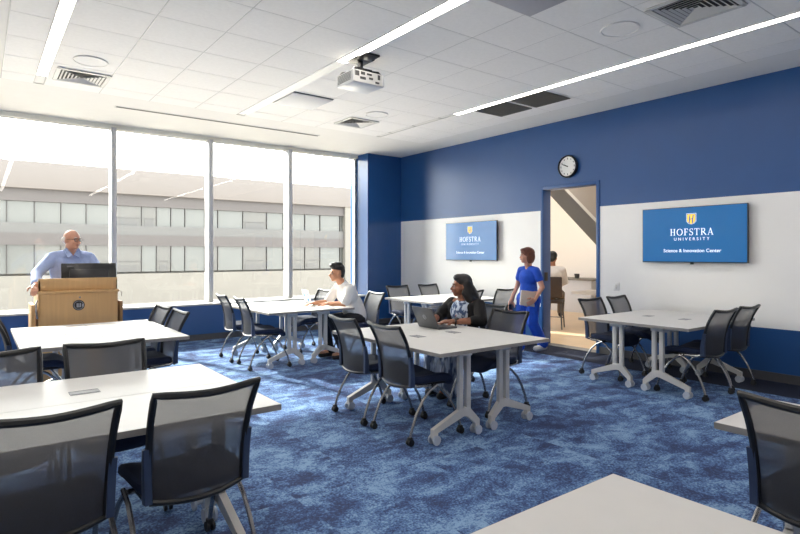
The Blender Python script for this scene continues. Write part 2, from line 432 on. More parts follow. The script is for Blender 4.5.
# ------------------------------------------------------------------ outside
struct(MB().b2((-90, 10.6, -4.9), (130, 140, -4.7)), 'ground_outside', M['plaza'])
def facade():
    b = tag(empty('building', (0, 0, 0)), 'long pale office building with two window rows, across from the classroom windows', 'building')
    Y = 64.0; X0, X1 = -32.0, 39.0
    MB().b2((X0, Y+0.9, -4.7), (X1+0.2, Y+22, 10.0)).b2((X0, Y, -4.7), (X1, Y+0.9, -0.6)).build('wall', M['flow'], b)
    MB().b2((X0, Y-0.5, 7.75), (X1+1.7, Y+21, 10.35), bev=0.05).build('parapet', M['par'], b)
    MB().b2((X0, Y-0.1, 6.55), (X1, Y+1, 7.75)).b2((X0, Y-0.1, 2.35), (X1, Y+1, 3.5)).build('cladding_band', M['band'], b)
    MB().b2((X0, Y-0.05, 3.5), (X1, Y+1, 4.5)).build('spandrel', M['fspan'], b)
    MB().b2((X1, Y-0.4, -4.7), (X1+1.6, Y+21, 7.8)).build('end_wall', M['fwhite'], b)
    MB().b2((3.5, Y+3, 10.3), (9.5, Y+8, 10.7)).build('roof_plant', M['fmull'], b)
    random.seed(3)
    n = 0; x = X0
    proto = {}
    while x < X1-0.3:
        w = random.choice((2.2, 2.2, 3.0, 1.5)); w = min(w, X1-x)
        for (z0, z1) in ((4.5, 6.55), (-0.4, 2.35)):
            mi = random.random() < 0.35
            key = (round(w, 3), z0, mi)
            if key not in proto:
                m = MB(); m.b2((0.04, 0.25, z0), (w-0.04, 0.35, z1), mi=0)
                m.b2((0, 0.1, z0), (0.06, 0.35, z1), mi=1)
                if mi: m.b2((0.05, 0.18, z0+(z1-z0)*0.38), (w, 0.3, z0+(z1-z0)*0.42), mi=1).b2((0.3, 0.2, z0), (w-0.3, 0.34, z0+0.7), mi=2)
                o = m.build('window', [M['fglass2'] if mi else M['fglass'], M['fmull'], M['fspan']], b)
                proto[key] = o; o.location = (x, Y, 0)
            else:
                o = proto[key].copy(); COL.objects.link(o); o.parent = b; o.location = (x, Y, 0)
        x += w
facade()

# ------------------------------------------------------------------ ceiling fittings
def strip(x0, x1, y0, y1, label, lit=True):
    e = tag(empty('linear_ceiling_light', ((x0+x1)/2, (y0+y1)/2, ZC-0.02)), label, 'ceiling light', 'linear lights in the ceiling')
    w = (x1-x0)/2; l = (y1-y0)/2
    h = MB(); 
    for s in (-1, 1): h.b2((s*w-0.004, -l, -0.002), (s*w+0.004, l, 0.019))
    for s in (-1, 1): h.b2((-w, s*l-0.004, -0.002), (w, s*l+0.004, 0.019))
    h.build('housing', M['whitepl'], e)
    MB().b2((-w+0.004, -l+0.004, 0.0), (w-0.004, l-0.004, 0.012)).build('diffuser', M['led'] if lit else M['strip_off'], e)
strip(0.53, 0.635, -2.2, 7.62, 'long lit ceiling strip running above the lectern towards the windows')
strip(3.05, 3.17, -2.2, 5.15, 'lit middle ceiling strip ending beside the projector')
strip(3.05, 3.17, 5.16, 7.9, 'unlit white end of the middle strip, from projector to windows', False)
strip(5.57, 5.67, -2.2, 6.05, 'long lit ceiling strip running beside the two dark grilles')

def diffuser(x, y, s, label, ang=0):
    e = tag(empty('ceiling_air_diffuser', (x, y, ZC-0.012), ang), label, 'air vent', 'square louvred ceiling diffusers')
    h = s/2
    f = MB()
    for sgn in (-1, 1):
        f.b2((sgn*h-0.012 if sgn < 0 else h-0.03, -h, -0.014), (-h+0.03 if sgn < 0 else h+0.012, h, 0.0))
        f.b2((-h, sgn*h-0.012 if sgn < 0 else h-0.03, -0.014), (h, -h+0.03 if sgn < 0 else h+0.012, 0.0))
    f.build('frame', M['vent'], e)
    MB().b2((-h+0.03, -h+0.03, -0.003), (h-0.03, h-0.03, 0.0)).build('core', M['ventin'], e)
    n = 6; l = MB()
    for k in range(n):
        a = (h-0.045)*(1-k/n); z0, z1 = -0.016, -0.004; d = 0.020
        for q in range(4):
            R = rz(q*PI/2)
            P = [R @ Vector(p) for p in ((-a, -a, z0), (a, -a, z0), (a-d, -a+d, z1), (-a+d, -a+d, z1))]
            l.poly(P, (0, 0, 0.0025))
    l.build('louvre', M['vent'], e)
diffuser(0.965, 7.44, 0.52, 'square louvred ceiling vent beside the strip light above the lectern')
diffuser(4.73, 7.38, 0.5, 'small square louvred ceiling vent near the blue corner pier')
diffuser(4.78, 2.22, 0.56, 'square louvred ceiling vent above the right television, by a round speaker')

def speaker(x, y, label):
    e = tag(empty('ceiling_speaker', (x, y, ZC-0.010)), label, 'speaker', 'round ceiling speakers')
    MB().cyl((0, 0, -0.008), (0, 0, 0.0), 0.155, 40).build('grille', M['ceil'], e)
    m = MB(); m.tube([(0.165*math.cos(a*PI/24), 0.165*math.sin(a*PI/24), -0.006) for a in range(49)], 0.007, 6, cap=False)
    m.build('trim_ring', M['ceil'], e)
speaker(0.96, 6.76, 'round ceiling speaker nearest the lectern, beside the louvred vent')
speaker(4.70, 6.78, 'round ceiling speaker beyond the projector, near the window wall')
speaker(4.70, 2.86, 'round ceiling speaker above the right television')

def grille(x0, x1, y0, y1, label):
    e = tag(empty('return_air_grille', ((x0+x1)/2, (y0+y1)/2, ZC-0.012)), label, 'air grille', 'dark return air grilles')
    w, l = (x1-x0)/2, (y1-y0)/2
    MB().b2((-w, -l, -0.001), (w, l, 0.0)).build('backing', M['ventin'], e)
    m = MB()
    for i in range(23):
        u = -w + 2*w*i/22; m.b2((u-0.0025, -l, -0.010), (u+0.0025, l, -0.001))
        v = -l + 2*l*i/22; m.b2((-w, v-0.0025, -0.010), (w, v+0.0025, -0.001))
    m.build('eggcrate', M['egg'], e)
grille(5.71, 6.25, 4.52, 5.08, 'dark square ceiling grille nearer the right television, one of two')
grille(5.71, 6.25, 5.16, 5.74, 'dark square ceiling grille nearer the windows, one of two')

def flat_panel(x0, x1, y0, y1, label, m, led=False, name='ceiling_panel'):
    e = tag(empty(name, ((x0+x1)/2, (y0+y1)/2, ZC-0.012)), label, 'ceiling panel')
    w, l = (x1-x0)/2, (y1-y0)/2
    MB().b2((-w, -l, -0.016), (w, l, 0), bev=0.003).build('panel', m, e)
    MB().b2((-w, -l-0.012, -0.006), (w, -l, 0)).build('gap', M['dgrey'], e)
    if led: MB().box((w-0.04, -l+0.02, -0.017), (0.05, 0.014, 0.004)).build('indicator', M['green'], e)
flat_panel(3.20, 3.78, 6.47, 7.10, 'flat pale square access panel beside the projector', M['panel'])
flat_panel(3.20, 3.80, 2.60, 3.16, 'grey square ceiling panel with a tiny green light', M['panelg'], True)

e = tag(empty('slot_air_diffuser', (3.15, 8.665, ZC-0.001)), 'long thin black slot vent in the drywall ceiling along the windows', 'air vent')
MB().b2((-1.60, -0.03, -0.004), (1.60, 0.03, 0.0)).build('slot', M['ventin'], e)
m = MB(); m.b2((-1.62, -0.038, -0.005), (1.62, -0.03, 0)).b2((-1.62, 0.03, -0.005), (1.62, 0.038, 0)); m.build('slot_frame', M['vent'], e)

def projector():
    e = tag(empty('projector', (3.24, 4.98, ZC-0.010)), 'white projector hanging from the ceiling on a black mount', 'projector')
    z0 = -0.305; w, l, h = 0.40, 0.34, 0.135
    MB().box((0, 0, z0+h/2), (w, l, h), bev=0.02).build('body', M['whitepl'], e)
    m = MB(); m.box((0, -0.15, -0.012), (0.18, 0.18, 0.02), bev=0.004); 
    m.box((0, 0, -0.01), (0.22, 0.22, 0.018), bev=0.004)
    m.cyl((0, 0, -0.02), (0, 0, -0.12), 0.03)
    m.box((0, 0, -0.13), (0.2, 0.16, 0.035), bev=0.006)
    for sx in (-1, 1):
        for sy in (-1, 1):
            m.tube([(sx*0.06, sy*0.05, -0.13), (sx*0.15, sy*0.12, -0.145), (sx*0.17, sy*0.13, -0.175)], 0.013, 8)
    m.build('mount', M['blk'], e)
    # side grilles and connectors
    v = MB()
    for k in range(7): v.box((-w/2-0.001, 0.0, z0+0.03+k*0.013), (0.004, l*0.75, 0.005))
    v.build('vent_grille', M['grey'], e)
    c = MB()
    for (x, z, sx, sz) in ((-0.15, 0.09, 0.05, 0.05), (-0.08, 0.10, 0.05, 0.03), (-0.08, 0.05, 0.07, 0.025), (0.0, 0.10, 0.06, 0.02), (0.02, 0.06, 0.05, 0.02), (0.12, 0.09, 0.03, 0.05), (0.10, 0.03, 0.05, 0.02)):
        c.box((x, -l/2-0.002, z0+z), (sx, 0.008, sz))
    c.box((-0.015, -l/2-0.0005, z0+0.0675), (0.345, 0.004, 0.12), mi=1)
    c.build('connector_panel', [M['dgrey'], M['vent']], e)
    L = MB(); L.cyl((-w/2+0.08, l/2-0.01, z0+0.07), (-w/2+0.08, l/2+0.03, z0+0.07), 0.045, 24); L.build('lens', M['blk'], e)
projector()

# ------------------------------------------------------------------ televisions with the university screen
def serif_word(mb, word, x, y, h, gap, mi=0, d=0.002):
    """draws capitals with serifs in the plane (x, z); returns width"""
    th, tn, sf = 0.125*h, 0.05*h, 0.04*h
    def bar(x0, z0, x1, z1): mb.b2((x0, 0, z0), (x1, d, z1), mi=mi)
    def stem(cx, w=None):
        w = w or th; bar(cx-w/2, y, cx+w/2, y+h); bar(cx-w/2-0.09*h, y, cx+w/2+0.09*h, y+sf); bar(cx-w/2-0.09*h, y+h-sf, cx+w/2+0.09*h, y+h)
    def strk(pts, ws):
        P = [Vector((a, 0, b)) for a, b in pts]; L = []; R = []
        for i, p in enumerate(P):
            t = (P[min(i+1, len(P)-1)]-P[max(i-1, 0)]).normalized(); n = Vector((-t.z, 0, t.x)); L.append(p+n*ws[i]/2); R.append(p-n*ws[i]/2)
        for i in range(len(P)-1): mb.poly([L[i], L[i+1], R[i+1], R[i]], (0, d, 0), mi)
    x0 = x
    for ch in word:
        if ch == 'H':
            w = 0.82*h; stem(x+0.17*h); stem(x+w-0.17*h); bar(x+0.17*h, y+h*0.49, x+w-0.17*h, y+h*0.49+tn)
        elif ch == 'O':
            w = 0.92*h; n = 28
            strk([(x+w/2+math.cos(2*PI*k/n)*(w/2-0.07*h), y+h/2+math.sin(2*PI*k/n)*(h/2-0.025*h)) for k in range(n+1)],
                 [tn+(th-tn)*abs(math.cos(2*PI*k/n)) for k in range(n+1)])
        elif ch == 'F':
            w = 0.62*h; stem(x+0.17*h); bar(x+0.17*h, y+h-tn, x+w-0.04*h, y+h); bar(x+w-0.09*h, y+h*0.78, x+w-0.03*h, y+h)
            bar(x+0.17*h, y+h*0.48, x+w-0.14*h, y+h*0.48+tn); bar(x+w-0.19*h, y+h*0.40, x+w-0.14*h, y+h*0.64)
        elif ch == 'S':
            w = 0.56*h; pts = []; ws = []
            for k in range(13):
                a = math.radians(35 + k*235/12); pts.append((x+w/2+math.cos(a)*0.19*h, y+h*0.745+math.sin(a)*0.23*h)); ws.append(tn+(th-tn)*(k/12)**1.5)
            for k in range(1, 13):
                a = math.radians(90 - k*235/12); pts.append((x+w/2+math.cos(a)*0.215*h, y+h*0.26+math.sin(a)*0.24*h)); ws.append(th-(th-tn)*(k/12)**1.5)
            strk(pts, ws)
            bar(x+w-0.11*h, y+h*0.72, x+w-0.06*h, y+h); bar(x+0.03*h, y, x+0.08*h, y+h*0.28)
        elif ch == 'T':
            w = 0.74*h; stem(x+w/2); bar(x+0.02*h, y+h-tn, x+w-0.02*h, y+h); bar(x+0.02*h, y+h*0.76, x+0.07*h, y+h); bar(x+w-0.07*h, y+h*0.76, x+w-0.02*h, y+h)
        elif ch == 'R':
            w = 0.78*h; stem(x+0.17*h); n = 12
            strk([(x+0.17*h, y+h-tn/2), (x+0.36*h, y+h-tn/2)] + [(x+0.36*h+math.sin(PI*k/n)*0.21*h, y+h*0.74+math.cos(PI*k/n)*0.235*h) for k in range(n+1)] + [(x+0.17*h, y+h*0.505)],
                 [tn, tn] + [tn+(th-tn)*math.sin(PI*k/n) for k in range(n+1)] + [tn])
            strk([(x+0.36*h, y+h*0.5), (x+w-0.04*h, y+sf*0.6)], [th, th]); bar(x+w-0.14*h, y, x+w+0.04*h, y+sf)
        elif ch == 'A':
            w = 0.84*h; strk([(x+0.12*h, y+sf/2), (x+w/2, y+h)], [tn*1.1, tn*1.1]); strk([(x+w/2-0.02*h, y+h), (x+w-0.14*h, y+sf/2)], [th, th])
            bar(x+0.24*h, y+h*0.32, x+w-0.26*h, y+h*0.32+tn); bar(x, y, x+0.24*h, y+sf); bar(x+w-0.28*h, y, x+w, y+sf)
        x += w + gap
    return x - gap - x0

def font_mesh(text, size, space=1.0, bold=0.0):
    cu = bpy.data.curves.new('lettering', 'FONT'); cu.body = text; cu.size = size; cu.space_character = space
    cu.align_x = 'CENTER'; cu.extrude = 0.001; cu.offset = bold
    o = bpy.data.objects.new('lettering', cu); COL.objects.link(o)
    dg = bpy.context.evaluated_depsgraph_get()
    me = bpy.data.meshes.new_from_object(o.evaluated_get(dg))
    bpy.data.objects.remove(o); 
    return me

def television(y0, y1, z0, z1, label):
    w, h = y1-y0, z1-z0
    # local frame: X to the viewer's right (world -Y), Z up, front faces local -Y (world -X)
    e = tag(empty('television', (7.17, (y0+y1)/2, (z0+z1)/2), -PI/2), label, 'television', 'wall televisions')
    MB().b2((-w/2, 0.0, -h/2), (w/2, 0.035, h/2), bev=0.004).build('bezel', M['bezel'], e)
    MB().b2((-w/2+0.008, -0.0015, -h/2+0.012), (w/2-0.008, 0.001, h/2-0.008)).build('screen', M['screen'], e)
    MB().b2((-0.3, 0.034, -0.2), (0.3, 0.078, 0.2), bev=0.004).build('wall_bracket', M['blk'], e)
    MB().b2((-0.018, 0.003, -h/2-0.022), (0.018, 0.03, -h/2+0.002), bev=0.003).build('sensor', M['blk'], e)
    k = w/1.30
    hw = 0.086*k; m = MB(); wd = serif_word(MB(), 'HOFSTRA', 0, 0, hw, 0.014*k)
    serif_word(m, 'HOFSTRA', -wd/2, -0.008*k, hw, 0.014*k)
    a = m.build('lettering', M['txt'], e, smooth=False); a.location = (0, -0.0045, 0)
    for (t, s, sp, z, x, bold) in (('UNIVERSITY', 0.053*k, 1.66, -0.072*k, 0, 0.0), ('Science & Innovation Center', 0.060*k, 1.02, -0.222*k, 0.0, 0.0006)):
        me = font_mesh(t, s, sp, bold); me.materials.clear(); me.materials.append(M['txt'])
        o = bpy.data.objects.new('lettering', me); COL.objects.link(o); o.parent = e
        o.rotation_euler = (PI/2, 0, 0); o.location = (x, -0.0035, z)
    # shield
    sh = MB(); zt = 0.26*k; sw = 0.052*k; hh = 0.125*k
    def shield(f, yy, mi):
        pts = [(-sw*f, yy, zt-hh*(1-f)*0.45), (sw*f, yy, zt-hh*(1-f)*0.45), (sw*f, yy, zt-hh*0.72), (sw*0.6*f, yy, zt-hh*0.72-hh*0.2*f), (0, yy, zt-hh*0.72-hh*0.28*f), (-sw*0.6*f, yy, zt-hh*0.72-hh*0.2*f), (-sw*f, yy, zt-hh*0.72)]
        sh.poly(pts, (0, 0.001, 0), mi)
    shield(1.18, -0.0025, 2); shield(1.08, -0.0035, 1); shield(0.94, -0.0045, 0)
    for s in (-1, 1):
        x = s*0.020*k
        sh.poly([(x-0.012*k, -0.0058, zt-hh*0.92), (x+0.002*k, -0.0058, zt-hh*0.92), (x+0.012*k, -0.0058, zt-hh*0.12), (x-0.002*k, -0.0058, zt-hh*0.12)], (0, 0.001, 0), 1)
    sh.poly([(-0.024*k, -0.0058, zt-hh*0.58), (0.024*k, -0.0058, zt-hh*0.48), (0.026*k, -0.0058, zt-hh*0.40), (-0.022*k, -0.0058, zt-hh*0.50)], (0, 0.001, 0), 1)
    sh.build('emblem', [M['gold'], M['scr_blue'], M['txt']], e, smooth=False)
television(2.735, 4.030, 1.345, 2.053, 'wall television on the white wall to the right of the doorway, blue university screen')
television(6.69, 8.01, 1.338, 2.044, 'wall television between the corner and the doorway, blue university screen')

def clock():
    e = tag(empty('wall_clock', (XR, 5.265, 2.80), -PI/2), 'round black rimmed wall clock above the doorway', 'clock')
    R = 0.172
    m = MB(); prof = [(R*0.9, -0.0), (R*1.0, -0.01), (R*1.0, -0.05), (R*0.95, -0.062), (R*0.88, -0.055), (R*0.88, -0.03)]
    n = 48
    m.grid([[(r*math.cos(2*PI*k/n), yy, r*math.sin(2*PI*k/n)) for k in range(n+1)] for r, yy in prof])
    m.build('rim', M['blk'], e)
    MB().cyl((0, -0.03, 0), (0, -0.036, 0), R*0.9, 48).build('dial', M['clockf'], e)
    t = MB()
    for k in range(12):
        a = PI/2-k*PI/6; l = 0.016 if k % 3 else 0.022
        t.box((R*0.70*math.cos(a), -0.0365, R*0.70*math.sin(a)), (0.010, 0.002, l*1.3))
    t.build('hour_marks', M['dgrey'], e)
    for nm, deg, ln, wd in (('hour_hand', 294.5, 0.085, 0.014), ('minute_hand', 294, 0.125, 0.010)):
        a = PI/2-math.radians(deg); R3 = Matrix.Rotation(-a, 3, 'Y')
        MB().box(Vector((math.cos(a)*ln*0.42, -0.0395, math.sin(a)*ln*0.42)), (ln, 0.002, wd), rot=R3).build(nm, M['blk'], e)
    MB().cyl((0, -0.036, 0), (0, -0.043, 0), 0.009, 16).build('hub', M['blk'], e)
clock()
s = tag(empty('wall_switch', (XR, 4.462, 0.99), -PI/2), 'white wall switch plate just right of the doorway', 'switch')
MB().b2((-0.045, -0.008, -0.06), (0.045, 0, 0.06), bev=0.003).build('plate', M['whitepl'], s)
MB().b2((-0.015, -0.012, -0.03), (0.015, -0.006, 0.03), bev=0.002).build('rocker', M['vent'], s)

# ------------------------------------------------------------------ tables
ZT = 0.725
def make_table(L, D):
    """flip-top table, long axis local Y, origin on the floor at its centre"""
    t = empty('training_table')
    MB().b2((-D/2, -L/2, ZT-0.030), (D/2, L/2, ZT), bev=0.002, seg=1).build('tabletop', [M['lam']], t)
    e = MB(); o = 0.0016
    e.b2((-D/2-o, -L/2-o, ZT-0.0285), (D/2+o, -L/2+0.001, ZT-0.0015)).b2((-D/2-o, L/2-0.001, ZT-0.0285), (D/2+o, L/2+o, ZT-0.0015))
    e.b2((-D/2-o, -L/2, ZT-0.0285), (-D/2+0.001, L/2, ZT-0.0015)).b2((D/2-0.001, -L/2, ZT-0.0285), (D/2+o, L/2, ZT-0.0015))
    e.build('edge_band', M['edge'], t)
    for s in (-1, 1):
        y = s*(L/2-0.17)
        m = MB(); k = 0.085                      # the columns stand off centre, towards the twin table
        for q in (-1, 1): m.b2((k+q*0.040-0.023, y-0.018, 0.19), (k+q*0.040+0.023, y+0.018, ZT-0.03), bev=0.005)
        m.b2((k-0.063, y-0.019, 0.165), (k+0.063, y+0.019, 0.235), bev=0.005)
        m.b2((k-0.068, y-0.03, ZT-0.08), (k+0.068, y+0.03, ZT-0.03), bev=0.005)
        m.b2((-0.19, y-0.018, ZT-0.05), (0.24, y+0.018, ZT-0.03), bev=0.003)
        for q in (-1, 1):
            x1 = q*0.245; x0 = k+q*0.055
            m.poly([(x0, y-0.019, 0.225), (x1, y-0.019, 0.118), (x1, y-0.019, 0.050), (x1-q*0.045, y-0.019, 0.050), (x1-q*0.045, y-0.019, 0.088), (x0-q*0.04, y-0.019, 0.168)], (0, 0.038, 0))
        leg = m.build('leg', M['legw'], t)
        for q in (-1, 1):
            c = MB(); x = q*0.222
            for w in (-1, 1): c.cyl((x, y+w*0.020, 0.037), (x, y+w*0.034, 0.037), 0.037, 24)
            c.cyl((x, y-0.03, 0.037), (x, y+0.03, 0.037), 0.012, 10)
            c.build('caster', M['castw'], leg)
    b = MB(); b.b2((-0.03, -L/2+0.18, ZT-0.085), (0.03, L/2-0.18, ZT-0.055), bev=0.004); b.build('crossbar', M['legw'], t)
    p = MB(); p.b2((0.055, -0.07, ZT-0.001), (0.145, 0.07, ZT+0.002), bev=0.001, seg=1)
    pm = p.build('power_port', M['port'], t)
    q = MB(); q.b2((0.060, -0.065, ZT+0.0018), (0.068, 0.065, ZT+0.0028)).b2((0.132, -0.065, ZT+0.0018), (0.140, 0.065, ZT+0.0028))
    q.build('lid_gap', M['portdk'], pm)
    return t
T0 = None
def table(cx, cy, along, label, group, twin=1, port=0.0):
    """along: 'x' or 'y', the long axis"""
    global T0
    if T0 is None: T0 = make_table(1.55, 0.622); o = T0
    else: o = copy_tree(T0)
    o.location = (cx, cy, 0); o.rotation_euler = (0, 0, (PI/2 if along == 'x' else 0) + (0 if twin > 0 else PI))
    for ch in o.children:
        if ch.name.startswith('power_port'): ch.location.y = port
    tag(o, label, 'table', group)
    return o
d = 0.3125
G = 'white folding training tables on casters, pushed together in pairs'
table(0.395, 2.50+d, 'x', 'white training table under the two big black chairs at the lower left', G, 1, 0.25)
table(0.395, 2.50+3*d, 'x', 'white training table at the lower left, half of the pair farther from the camera', G, -1, 0.05)
table(0.25+d, 5.86, 'y', 'white training table in front of the lectern, half on the lectern man\'s right arm side', G, 1, 0.0)
table(0.25+3*d, 5.86, 'y', 'white training table in front of the lectern, half beside the two sunlit chairs', G, -1, 0.0)
table(2.68+d, 3.83, 'y', 'white training table in the centre, half beside the two empty chairs on its left', G, 1, 0.0)
table(2.68+3*d, 3.83, 'y', 'white training table in the centre, half where the woman with the laptop sits', G, -1, 0.0)
table(2.85+d, 7.22, 'y', 'white training table by the windows, half beside the two empty chairs', G, 1, 0.0)
table(2.85+3*d, 7.22, 'y', 'white training table by the windows, half where the man in white sits', G, -1, 0.0)
table(6.20, 6.34+d, 'x', 'white training table below the left television, half nearer the seated woman', G, 1, 0.0)
table(6.20, 6.34+3*d, 'x', 'white training table below the left television, half farther from the woman', G, -1, 0.0)
table(6.28, 2.62+d, 'x', 'white training table below the right television, half farther from the doorway', G, 1, 0.0)
table(6.28, 2.62+3*d, 'x', 'white training table below the right television, half nearer the doorway', G, -1, 0.0)
table(2.54+d, 1.10-0.775, 'y', 'white training table cut off by the right picture edge, behind the big mesh chair', G)
table(1.675-0.775, 1.045-d, 'x', 'bare white training table corner filling the bottom edge of the picture', G, -1, -0.45)

# ------------------------------------------------------------------ chairs
PROF = [(-0.205, 0.43), (-0.208, 0.52), (-0.216, 0.60), (-0.232, 0.68), (-0.258, 0.76), (-0.292, 0.83), (-0.330, 0.895)]
def prof(t):
    """point (y, z) along the back, t in 0..1"""
    f = t*(len(PROF)-1); i = min(int(f), len(PROF)-2); u = f-i
    p0 = PROF[max(i-1, 0)]; p1 = PROF[i]; p2 = PROF[i+1]; p3 = PROF[min(i+2, len(PROF)-1)]
    return tuple(0.5*(2*b+(c-a)*u+(2*a-5*b+4*c-dd)*u*u+(3*b-a-3*c+dd)*u**3) for a, b, c, dd in zip(p0, p1, p2, p3))
def back_pt(u, t, off=0.0):
    """u -1..1 across, t 0..1 up; the back is bowed, the top corners stand up a little"""
    y, z = prof(t); hw = 0.200+0.020*t
    y -= 0.045*(1-u*u)*(0.35+0.65*(1-t)) * 1.0
    z += -0.018*(1-abs(u)**1.6)*t + 0.016*(1-u*u)*(-1)*(1-t)
    return Vector((u*hw, y-off, z))
def make_chair():
    c = empty('mesh_back_chair')
    # upholstered seat: rounded, waterfall front edge
    s = MB(); n = 14; P = []
    def ring(z, k, dz):
        R = []
        for i in range(40):
            a = 2*PI*i/40; cx = math.copysign(abs(math.cos(a))**0.38, math.cos(a)); sy = math.copysign(abs(math.sin(a))**0.38, math.sin(a))
            x = cx*0.232*k; y = 0.02+sy*0.222*k
            R.append((x, y, z + dz*(x*x*0.5 - max(0, y-0.10)**2*3.0)))
        return R + [R[0]]
    s.grid([ring(0.415, 0.01, 0), ring(0.415, 0.84, 1), ring(0.422, 0.95, 1), ring(0.442, 1.0, 1), ring(0.465, 0.99, 1), ring(0.478, 0.94, 1), ring(0.483, 0.78, 1), ring(0.480, 0.01, 0)])
    bmesh.ops.remove_doubles(s.bm, verts=s.bm.verts[:], dist=0.0005)
    seat = s.build('seat', M['seat'], c)
    pan = MB(); pan.b2((-0.17, -0.16, 0.405), (0.17, 0.17, 0.427), bev=0.008); pan.build('seat_pan', M['frame'], seat)
    # backrest frame: a closed swept loop
    f = MB()
    pts = [back_pt(-1, k/12) for k in range(13)] + [back_pt(-1+2*k/12, 1) for k in range(1, 12)] + [back_pt(1, 1-k/12) for k in range(13)] + [back_pt(1-2*k/12, 0) for k in range(1, 12)]
    rs = [0.015]*13 + [0.0165]*11 + [0.015]*13 + [0.012]*11
    f.tube(pts + [pts[0]], rs + [rs[0]], 8, cap=False)
    fr = f.build('backrest_frame', M['frame'], c)
    g = MB(); g.grid([[back_pt(-0.97+1.94*i/12, 0.02+0.95*j/10) for i in range(13)] for j in range(11)])
    g.build('backrest_mesh', M['weave'], fr)
    for q in (-1, 1):
        b = MB(); rows = []
        for j in range(8):
            t = 0.0+0.46*j/7; p = back_pt(q*1.0, t); w = 0.017; th = 0.026*(1-0.45*(j/7)); x = q*0.012
            rows.append([p+Vector((x-q*w, -th*0.9, 0)), p+Vector((x+q*0.012, -th, 0)), p+Vector((x+q*0.016, 0.0, 0)), p+Vector((x+q*0.012, th*0.8, 0)), p+Vector((x-q*w, th*0.6, 0)), p+Vector((x-q*w, -th*0.9, 0))])
        b.grid(rows); b.quad(rows[0][:4]); b.quad(rows[-1][:4]); b.build('side_bracket', M['brk'], fr)
    arm = MB()
    for q in (-1, 1):
        arm.tube([(q*0.205, -0.20, 0.45), (q*0.20, -0.16, 0.425), (q*0.19, 0.0, 0.415)], 0.014, 8)
    arm.cyl((-0.235, 0.0, 0.415), (0.235, 0.0, 0.415), 0.013, 10)
    arm.build('back_support', M['chrome'], c)
    # four arched tubular legs, each ending in a caster
    for q in (-1, 1):
        for fb in (-1, 1):
            l = MB(); x0 = q*(0.228 if fb > 0 else 0.242)
            P = [(x0, -fb*0.02, 0.425), (x0, fb*0.06, 0.385), (x0+q*0.004, fb*0.13, 0.32), (x0+q*0.008, fb*0.19, 0.23), (x0+q*0.012, fb*0.235, 0.13), (x0+q*0.014, fb*0.255, 0.062)]
            l.tube(P, 0.0115, 8)
            leg = l.build('leg', M['chrome'], c)
            w = MB(); cx, cy = x0+q*0.014, fb*0.258
            for h in (-1, 1): w.cyl((cx+h*0.007, cy, 0.026), (cx+h*0.021, cy, 0.026), 0.026, 16)
            w.b2((cx-0.017, cy-0.017, 0.03), (cx+0.017, cy+0.017, 0.066), bev=0.006)
            w.build('caster', M['rub'], leg)
    return c
C0 = None
def chair(x, y, deg, label):
    """deg: heading of the sitter, 0 = world +Y, 90 = world -X"""
    global C0
    if C0 is None: C0 = make_chair(); o = C0
    else: o = copy_tree(C0)
    o.location = (x, y, 0); o.rotation_euler = (0, 0, math.radians(deg))
    tag(o, label, 'chair', 'mesh backed rolling nesting chairs')
    return o
chair(0.19, 2.62, 2, 'black mesh chair cut off by the lower left picture corner')
chair(0.745, 2.66, 4, 'big black mesh chair seen from behind, right of the lower left corner chair')
chair(0.09, 3.56, 184, 'black mesh chair cut off by the left picture edge, across the lower left table')
chair(0.625, 3.58, 178, 'black mesh chair between the lower left table and the table before the lectern')
chair(0.44, 6.10, -92, 'black mesh chair at the left picture edge, beside the lectern table')
chair(1.25, 6.24, 94, 'sunlit grey mesh chair at the lectern table, the one nearer the windows')
chair(1.25, 5.62, 92, 'sunlit grey mesh chair at the lectern table, the one farther from the windows')
chair(2.87, 3.56, -92, 'mesh chair at the centre table, nearer to the camera of the two seen from behind')
chair(2.87, 4.19, -92, 'mesh chair at the centre table, farther of the two seen from behind')
chair(3.84, 3.70, 92, 'empty grey mesh chair at the centre table, next to the seated woman')
chair(4.22, 4.32, 88, 'mesh chair in which the dark haired woman sits')
chair(2.97, 6.86, -96, 'mesh chair at the window table, nearer of the two empty ones facing right')
chair(2.97, 7.52, -94, 'mesh chair at the window table, farther of the two empty ones facing right')
chair(4.30, 6.70, 86, 'pale grey mesh chair behind the man in the white shirt')
chair(4.00, 7.62, 92, 'empty mesh chair beyond the white tablet at the window table')
chair(5.88, 7.56, 176, 'mesh chair below the left television, against the blue corner')
chair(6.62, 7.56, 182, 'mesh chair below the left television, in front of the white wall')
chair(6.02, 6.42, -6, 'mesh chair half hidden behind the seated woman\'s face')
chair(6.78, 6.40, -4, 'mesh chair at the far table, between the seated woman\'s hair and the nurse')
chair(6.10, 3.80, 178, 'black mesh chair in front of the doorway at the right table')
chair(6.74, 3.82, 182, 'black mesh chair below the wall switch at the right table')
chair(5.98, 2.80, -3, 'black mesh chair at the right table, nearest to the camera there')
chair(6.60, 2.82, -2, 'black mesh chair at the right table, closest to the blue wall')
chair(2.75, 0.73, -90, 'big black mesh chair cut off by the right picture edge')

